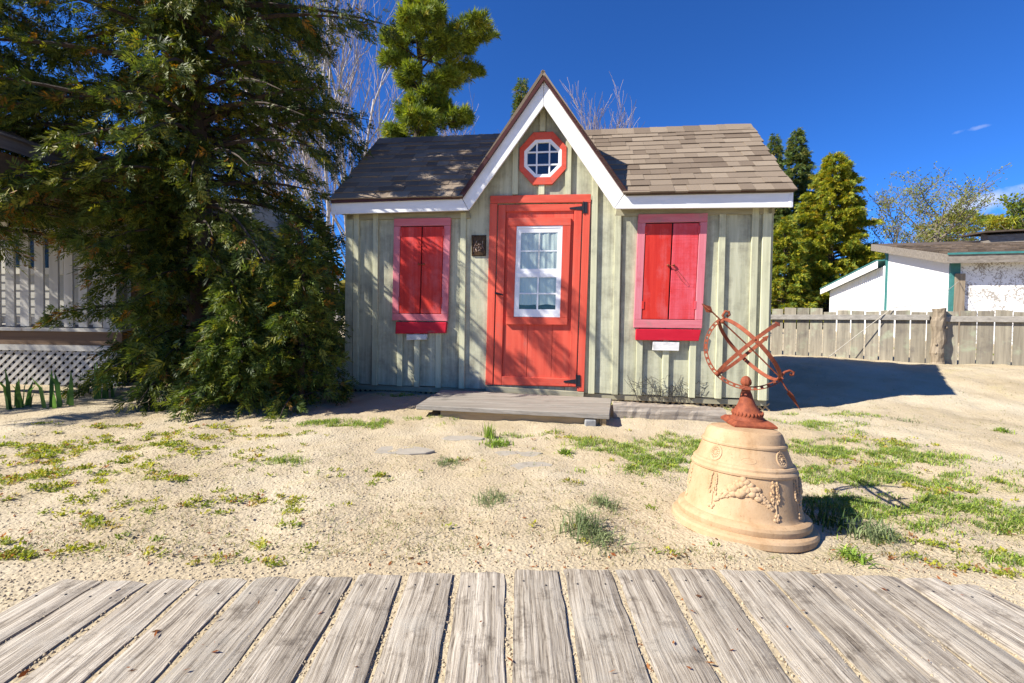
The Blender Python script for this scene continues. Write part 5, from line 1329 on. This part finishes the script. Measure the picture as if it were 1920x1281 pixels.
# grass: (px, py, radius x, radius y, weight) measured on the ground
grass_p = pix_patch([(1180, 842, .42, .30, 1.1), (1240, 862, .40, .24, 1.5), (1290, 835, .30, .30, 1.0), (1190, 885, .36, .14, .6), (1095, 830, .22, .2, .5), (1540, 800, .45, .3, .5), (1560, 840, .5, .25, 1.3), (1640, 850, .55, .25, 1.1), (1560, 885, .36, .2, 1.8), (1680, 890, .50, .22, 1.5), (1600, 940, .32, .16, 2.2), (1700, 940, .42, .14, 1.8), (1800, 945, .42, .16, 1.2), (1880, 975, .3, .14, 1.1), (1780, 985, .32, .10, .9), (1900, 1050, .2, .08, .9), (1620, 1005, .16, .07, 1.0), (1830, 900, .4, .2, .5), (1750, 860, .4, .22, .5),
    (645, 795, .42, .16, 1.3), (700, 790, .25, .1, .9), (600, 798, .2, .08, .6), (535, 870, .17, .08, .9), (800, 785, .25, .08, .9), (835, 795, .16, .05, .9), (760, 745, .35, .12, .7), (1165, 768, .10, .12, 1.2), (1190, 785, .14, .06, .8), (990, 812, .28, .08, .7), (1370, 770, .1, .1, 1.0), (1480, 775, .12, .05, .9), (1780, 700, .5, .12, .9), (1850, 690, .4, .1, .5), (1600, 780, .4, .15, .4), (1840, 660+20, .3, .08, .6), (1690, 678, .5, .06, .9), (1480, 668, .5, .05, .3)])
P = sample_patch(grass_p, 9500); P = P[blocked(P)]
def clump_mask(P, k=1.0):
    x, y = P[:, 0], P[:, 1]; m_ = sum(np.sin(f*(x*math.cos(a)+y*math.sin(a))+p) for f, a, p in ((9, .3, 0), (13, 1.4, 1), (21, 2.3, 2), (31, .9, 3), (47, 2.0, .5), (63, .1, 1.5)))
    return m_+rng.normal(0, .9, len(P))*k
P = P[clump_mask(P) > -.3]; n_ = len(P)
cl = P[rng.integers(0, n_, n_)]; P = np.where(rng.random((n_, 1)) < .55, cl+rng.normal(0, .018, (n_, 2)), P); P = P[blocked(P)]; n_ = len(P)
Zp = ground_h(P[:, 0], P[:, 1])-.004
GRS = [(.22, .33, .05), (.30, .40, .06), (.15, .24, .045), (.38, .42, .07), (.22, .29, .12), (.50, .44, .22)]
def blades(P, Zp, h, w, bend, pal, pw, name, label, kind='stuff', mat=None, parent=None):
    n = len(P); a = rng.uniform(0, 2*PI, n); dr = np.stack([np.cos(a), np.sin(a), np.zeros(n)], 1); sd = np.stack([-np.sin(a), np.cos(a), np.zeros(n)], 1)
    h = h*rng.uniform(.45, 1.3, n)[:, None]; bd = bend*rng.uniform(.2, 1.3, n)[:, None]; b0 = np.concatenate([P, Zp[:, None]], 1); up = np.array([0, 0, 1.])
    m1 = b0+up*h*.55+dr*bd*h*.3; t1 = b0+up*h*(1-.35*bd)+dr*bd*h
    V = np.stack([b0-sd*w*.5, b0+sd*w*.5, m1+sd*w*.42, t1, m1-sd*w*.42], 1).reshape(-1, 3)
    i = np.arange(n)*5
    F = np.concatenate([np.stack([i, i+1, i+2, i+4], 1), np.stack([i+4, i+2, i+3, i+3], 1)])
    # triangle tips stored as thin quads would fold, so split the tip to a quad with a doubled point moved a hair
    tip2 = t1+sd*.0004; V = np.concatenate([V, tip2]); F[n:, 3] = i+3; F[n:, 2] = 5*n+np.arange(n)
    cc = np.clip(pick_cols(n, pal, pw)*(1+rng.normal(0, .15, (n, 1))), .01, 1)
    cc = np.concatenate([np.repeat(cc, 5, 0), cc])
    o = mknp(name, V, F, mat or LEAF_G, parent, col=cc)
    if kind: o['kind'] = kind; o['label'] = label
    return o
blades(P, Zp, .032, .0042, 1.1, GRS, [4, 4, 2, 2, 2.5, 2], 'grass', 'short green grass growing in patches on the sand')
# thin dry wisps all over
n_ = 13000; px_ = rng.uniform(-60, 1990, n_); py_ = 760+300*rng.random(n_)**.8
px_[:2200] = rng.uniform(1450, 1990, 2200); py_[:2200] = rng.uniform(684, 810, 2200)
P = np.array([tuple(G(a, b_))[:2] for a, b_ in zip(px_, py_)]); keep = blocked(P) & (np.abs(np.sin(P[:, 0]*3.1+P[:, 1]*1.7)*np.sin(P[:, 1]*3.7-P[:, 0])) > .25*rng.random(n_)); P = P[keep]
base = P[rng.integers(0, len(P), len(P))]; P = np.where(rng.random((len(P), 1)) < .6, base+rng.normal(0, .02, P.shape), P); P = P[blocked(P)]
blades(P, ground_h(P[:, 0], P[:, 1])-.003, .022, .0028, 1.6, [(.28, .27, .10), (.16, .2, .06), (.36, .28, .15), (.22, .13, .07)], [3, 3, 2, 1], 'dry_grass', 'thin dry wisps and sprouts scattered over the sand')
# fleshy creeping ground cover: many stubby leaves in clumps
creep_p = pix_patch([(30, 850, .5, .2, 1), (110, 838, .45, .15, .8), (60, 900, .3, .12, .9), (130, 890, .35, .12, 1.3), (210, 868, .3, .14, .8), (250, 822, .45, .14, .8), (320, 842, .35, .12, 1), (190, 830, .3, .1, .7), (400, 825, .35, .12, .8), (440, 800, .3, .1, .4), (30, 945, .2, .07, 1.6), (100, 915, .22, .06, .8), (200, 985, .13, .05, 1.7), (290, 975, .10, .04, .9), (40, 1050, .14, .05, 1.4), (150, 1035, .10, .05, 1.2), (90, 965, .14, .05, .8), (330, 905, .25, .08, .5), (420, 940, .2, .06, .35), (470, 850, .3, .1, .6), (560, 820, .3, .1, .4), (640, 890, .3, .1, .4), (720, 885, .2, .08, .3), (820, 998, .07, .03, .9), (735, 1025, .12, .03, 1.0), (590, 1035, .05, .03, 1.2), (350, 960, .2, .05, .4),
    (1255, 1052, .11, .04, 1.1), (1320, 1040, .1, .03, .6), (1480, 1040, .1, .03, .4), (1760, 1010, .2, .06, .9), (1830, 1030, .16, .06, 1.2), (1880, 1085, .14, .05, 1.6), (1790, 1065, .12, .04, 1.2), (1700, 1050, .1, .04, .9), (1640, 1040, .08, .03, .8), (1620, 870, .5, .2, .5), (1750, 920, .4, .15, .6), (1660, 830, .5, .2, .5), (860, 860, .12, .05, .8), (1070, 850, .1, .05, .8), (1060, 820, .25, .1, .5)])
for k in range(260):
    f = rng.random(); px = 560*rng.random()**1.25 if f < .6 else (rng.uniform(1000, 1915) if f < .8 else rng.uniform(300, 1250)); py = 798+270*rng.random()**1.15
    sc_ = rng.uniform(.015, .075)*(1.3 if f < .6 else .7)*(.55 if py > 970 else 1)
    creep_p += pix_patch([(px, py, sc_*rng.uniform(1, 1.8), sc_, rng.uniform(.5, 1.5))])
P = sample_patch(creep_p, 620); P = P[clump_mask(P) > -.2]; P = P[blocked(P)]; n_ = len(P)
cen = np.concatenate([P, ground_h(P[:, 0], P[:, 1])[:, None]], 1)
B, De, Sd, Ll, cc = [], [], [], [], []
CRP = [(.30, .33, .045), (.40, .39, .05), (.21, .27, .04), (.42, .32, .07), (.34, .15, .06)]
col = pick_cols(n_, CRP, [4, 3, 3, 1, .6])
for k in range(11):
    a = rng.uniform(0, 2*PI, n_); e = rng.uniform(.15, 1.2, n_); d = np.stack([np.cos(a)*np.cos(e), np.sin(a)*np.cos(e), np.sin(e)], 1)
    off = np.stack([rng.normal(0, .011, n_), rng.normal(0, .011, n_), rng.uniform(0, .010, n_)], 1)
    B.append(cen+off); De.append(d); Sd.append(unit(np.cross(d, rng.normal(0, .3, (n_, 3))+[0, 0, 1]))); Ll.append(rng.uniform(.009, .021, n_)); cc.append(np.clip(col*(1+rng.normal(0, .15, (n_, 1))), .01, 1))
B, De, Sd, Ll, cc = (np.concatenate(a) for a in (B, De, Sd, Ll, cc))
V, F = leaves(B, De, Sd, Ll, Ll*.55); o = mknp('ground_cover', V, F, LEAF_G, None, col=np.repeat(cc, 4, 0)); o['kind'] = 'stuff'; o['label'] = 'fleshy yellow-green creeping ground cover on the sand'
# single weeds one can pick out
def weed(px, py, h, n, label, pal=None, wd=.006, bend=1.0, spread=.02, name='weed', cat='weed'):
    c_ = G(px, py); c_ = Vector((c_.x, c_.y, gz(c_.x, c_.y)))
    P = np.array([[c_.x, c_.y]])+rng.normal(0, spread, (n, 2)); Zp = ground_h(P[:, 0], P[:, 1])-.005
    o = blades(P, Zp, h, wd, bend, pal or GRS[:3], [3, 3, 2] if pal is None else [1]*len(pal), name, None, None); tag(o, label, cat); return o
SILV = [(.20, .25, .11), (.26, .30, .14), (.15, .20, .08)]
weed(918, 815, .12, 70, 'upright bright green grass tuft growing in front of the doorstep', wd=.006, bend=.35, spread=.022)
weed(932, 828, .05, 160, 'spreading green weed low on the sand below the doorstep tuft', wd=.008, bend=1.3, spread=.05)
weed(845, 862, .035, 150, 'flat grey-green weed mat beside the stepping stones', SILV, .005, 1.4, .042)
weed(922, 942, .055, 120, 'feathery silver-green weed alone on bare sand', SILV, .004, 1.4, .04)
weed(1090, 1005, .11, 130, 'tall feathery silver-green weed near the boardwalk end', SILV, .0045, .9, .04)
weed(1125, 1025, .06, 110, 'low feathery weed beside the tall feathery weed', SILV, .0045, 1.3, .045)
weed(1132, 952, .05, 110, 'small grey-green weed between feathery weeds and upturned pot', SILV, .0045, 1.4, .035)
weed(1060, 848, .045, 80, 'bright green leafy weed on sand between step and grass', None, .008, 1.2, .022)
weed(1600, 1050, .05, 60, 'broad-bladed green weed by the boardwalk edge', None, .009, 1.5, .02)
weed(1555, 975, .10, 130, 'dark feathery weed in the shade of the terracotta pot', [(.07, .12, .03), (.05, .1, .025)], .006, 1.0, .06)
weed(1640, 1000, .08, 140, 'bushy green weed just beyond the pot shadow', SILV, .006, 1.1, .05)
weed(1878, 808, .05, 70, 'small bright green weed alone on the sunny sand slope', None, .007, 1.3, .03)
weed(1695, 790, .05, 60, 'pale grass tuft below the shed shadow', SILV, .004, 1.3, .05)
# irises by the porch lattice
IRIS = [(.10, .20, .05), (.14, .25, .06), (.07, .15, .04)]
for px, py, n, lab in ((40, 765, 15, 'clump of broad iris leaves before the lattice skirt'), (106, 765, 10, 'smaller iris clump in the lit patch before the lattice'), (190, 750, 11, 'iris clump in deep shade beside the cedar skirt')):
    weed(px, py, .34, n, lab, IRIS, .034, .35, .05, 'iris_plant', 'plant')
# stepping stones
STONE = m_plain('pale_flagstone', (.36, .325, .265), .9, 9, .2, None, .4, bscale=60)
for px, py, rx, ry, lab in ((752, 841, .21, .10, 'flat pale flagstone with a dark cracked edge sunk in sand'), (948, 846, .27, .08, 'long pale flagstone half buried before the doorstep'), (1000, 873, .14, .09, 'small greyish flagstone furthest from the doorstep'), (865, 818, .16, .07, 'pale flagstone almost covered by sand near the step')):
    c_ = G(px, py); z = gz(c_.x, c_.y)+.001; n = 11; q = random.random()*6
    ring = [(c_.x+rx*(1+.18*math.sin(3*a+q)+random.uniform(-.08, .08))*math.cos(a), c_.y+ry*(1+.15*math.sin(2*a+q)+random.uniform(-.1, .1))*math.sin(a)) for a in np.linspace(0, 2*PI, n, endpoint=False)]
    V = [(x, y, z+random.uniform(-.002, .003)) for x, y in ring]+[(x, y, z-.05) for x, y in ring]
    o = mk('flagstone', V, [tuple(range(n)), tuple(range(2*n-1, n-1, -1))]+[(i, n+i, n+(i+1) % n, (i+1) % n) for i in range(n)], STONE); bev(o, .004)
    tag(o, lab, 'flagstone', 'flagstones before the doorstep')
# leaf and needle litter
LIT = [(.30, .10, .03), (.22, .08, .03), (.38, .17, .06), (.16, .08, .04)]
B = []
gaps = [(FRp, FLn, nrp, nln) for (_, _, FRp, nrp), (FLn, nln, _, _) in zip(plank_px[:-1], plank_px[1:])]
for i, (fr, fl, nr_, nl_) in enumerate(gaps):
    for cl_ in range(4):
        t0 = rng.random(); m_ = int(rng.integers(4, 26))
        for k in range(m_):
            t = np.clip(t0+rng.normal(0, .05), 0, 1); s = rng.random()
            a = Vector((*fr, 0)).lerp(Vector((*fl, 0)), s); b_ = Vector((*nr_, 0)).lerp(Vector((*nl_, 0)), s); q = a.lerp(b_, t); g_ = G(q.x, q.y, .004)
            B.append((g_.x, g_.y, .004+.008*rng.random()))
for k in range(420):
    px = rng.uniform(20, 1900); py = 1082-rng.random()**2*120; g_ = G(px, py)
    if 1.64 < g_.y: B.append((g_.x, g_.y, gz(g_.x, g_.y)+.006))
for k in range(40):
    g_ = G(rng.uniform(200, 1800), rng.uniform(1095, 1270), PT); B.append((g_.x, g_.y, PT+.006))
B = np.array(B); n_ = len(B); a = rng.uniform(0, 2*PI, n_); d = unit(np.stack([np.cos(a), np.sin(a), rng.normal(0, .25, n_)], 1)); s = unit(np.cross(d, rng.normal(0, .35, (n_, 3))+[0, 0, 1]))
L_ = rng.uniform(.008, .028, n_); V, F = leaves(B, d, s, L_, L_*rng.uniform(.15, .5, n_)); cc = np.repeat(pick_cols(n_, LIT, [3, 3, 2, 2]), 4, 0)
o = mknp('leaf_litter', V, F, LEAF_G, None, col=cc); o['kind'] = 'stuff'; o['label'] = 'rusty brown leaf and needle litter in the boardwalk gaps'
# sand clods
n_ = 15000; px_ = rng.uniform(-40, 1960, n_); py_ = rng.uniform(800, 1281, n_)
P = np.array([tuple(G(a, b_))[:2] for a, b_ in zip(px_, py_)]); P = P[(P[:, 0] > -4) & (np.hypot(P[:, 0]-BX, P[:, 1]-BY) > .33)]; n_ = len(P); r = .0022+.0045*rng.random(n_)**2.5
oct_ = np.array([(1, 0, 0), (-1, 0, 0), (0, 1, 0), (0, -1, 0), (0, 0, 1), (0, 0, -1)], float)
V = oct_[None]*r[:, None, None]*rng.uniform(.7, 1.3, (n_, 6, 1))+np.concatenate([P, ground_h(P[:, 0], P[:, 1])[:, None]+.001], 1)[:, None, :]
tri = np.array([(0, 2, 4), (2, 1, 4), (1, 3, 4), (3, 0, 4), (2, 0, 5), (1, 2, 5), (3, 1, 5), (0, 3, 5)])
F = (np.arange(n_)*6)[:, None, None]+tri[None]
o = mknp('sand_clods', V.reshape(-1, 3), F.reshape(-1, 3), m_plain('sand_clod', (.44, .36, .24), .95, 40, .2), None, True); o['kind'] = 'stuff'; o['label'] = 'small loose clods of sand'
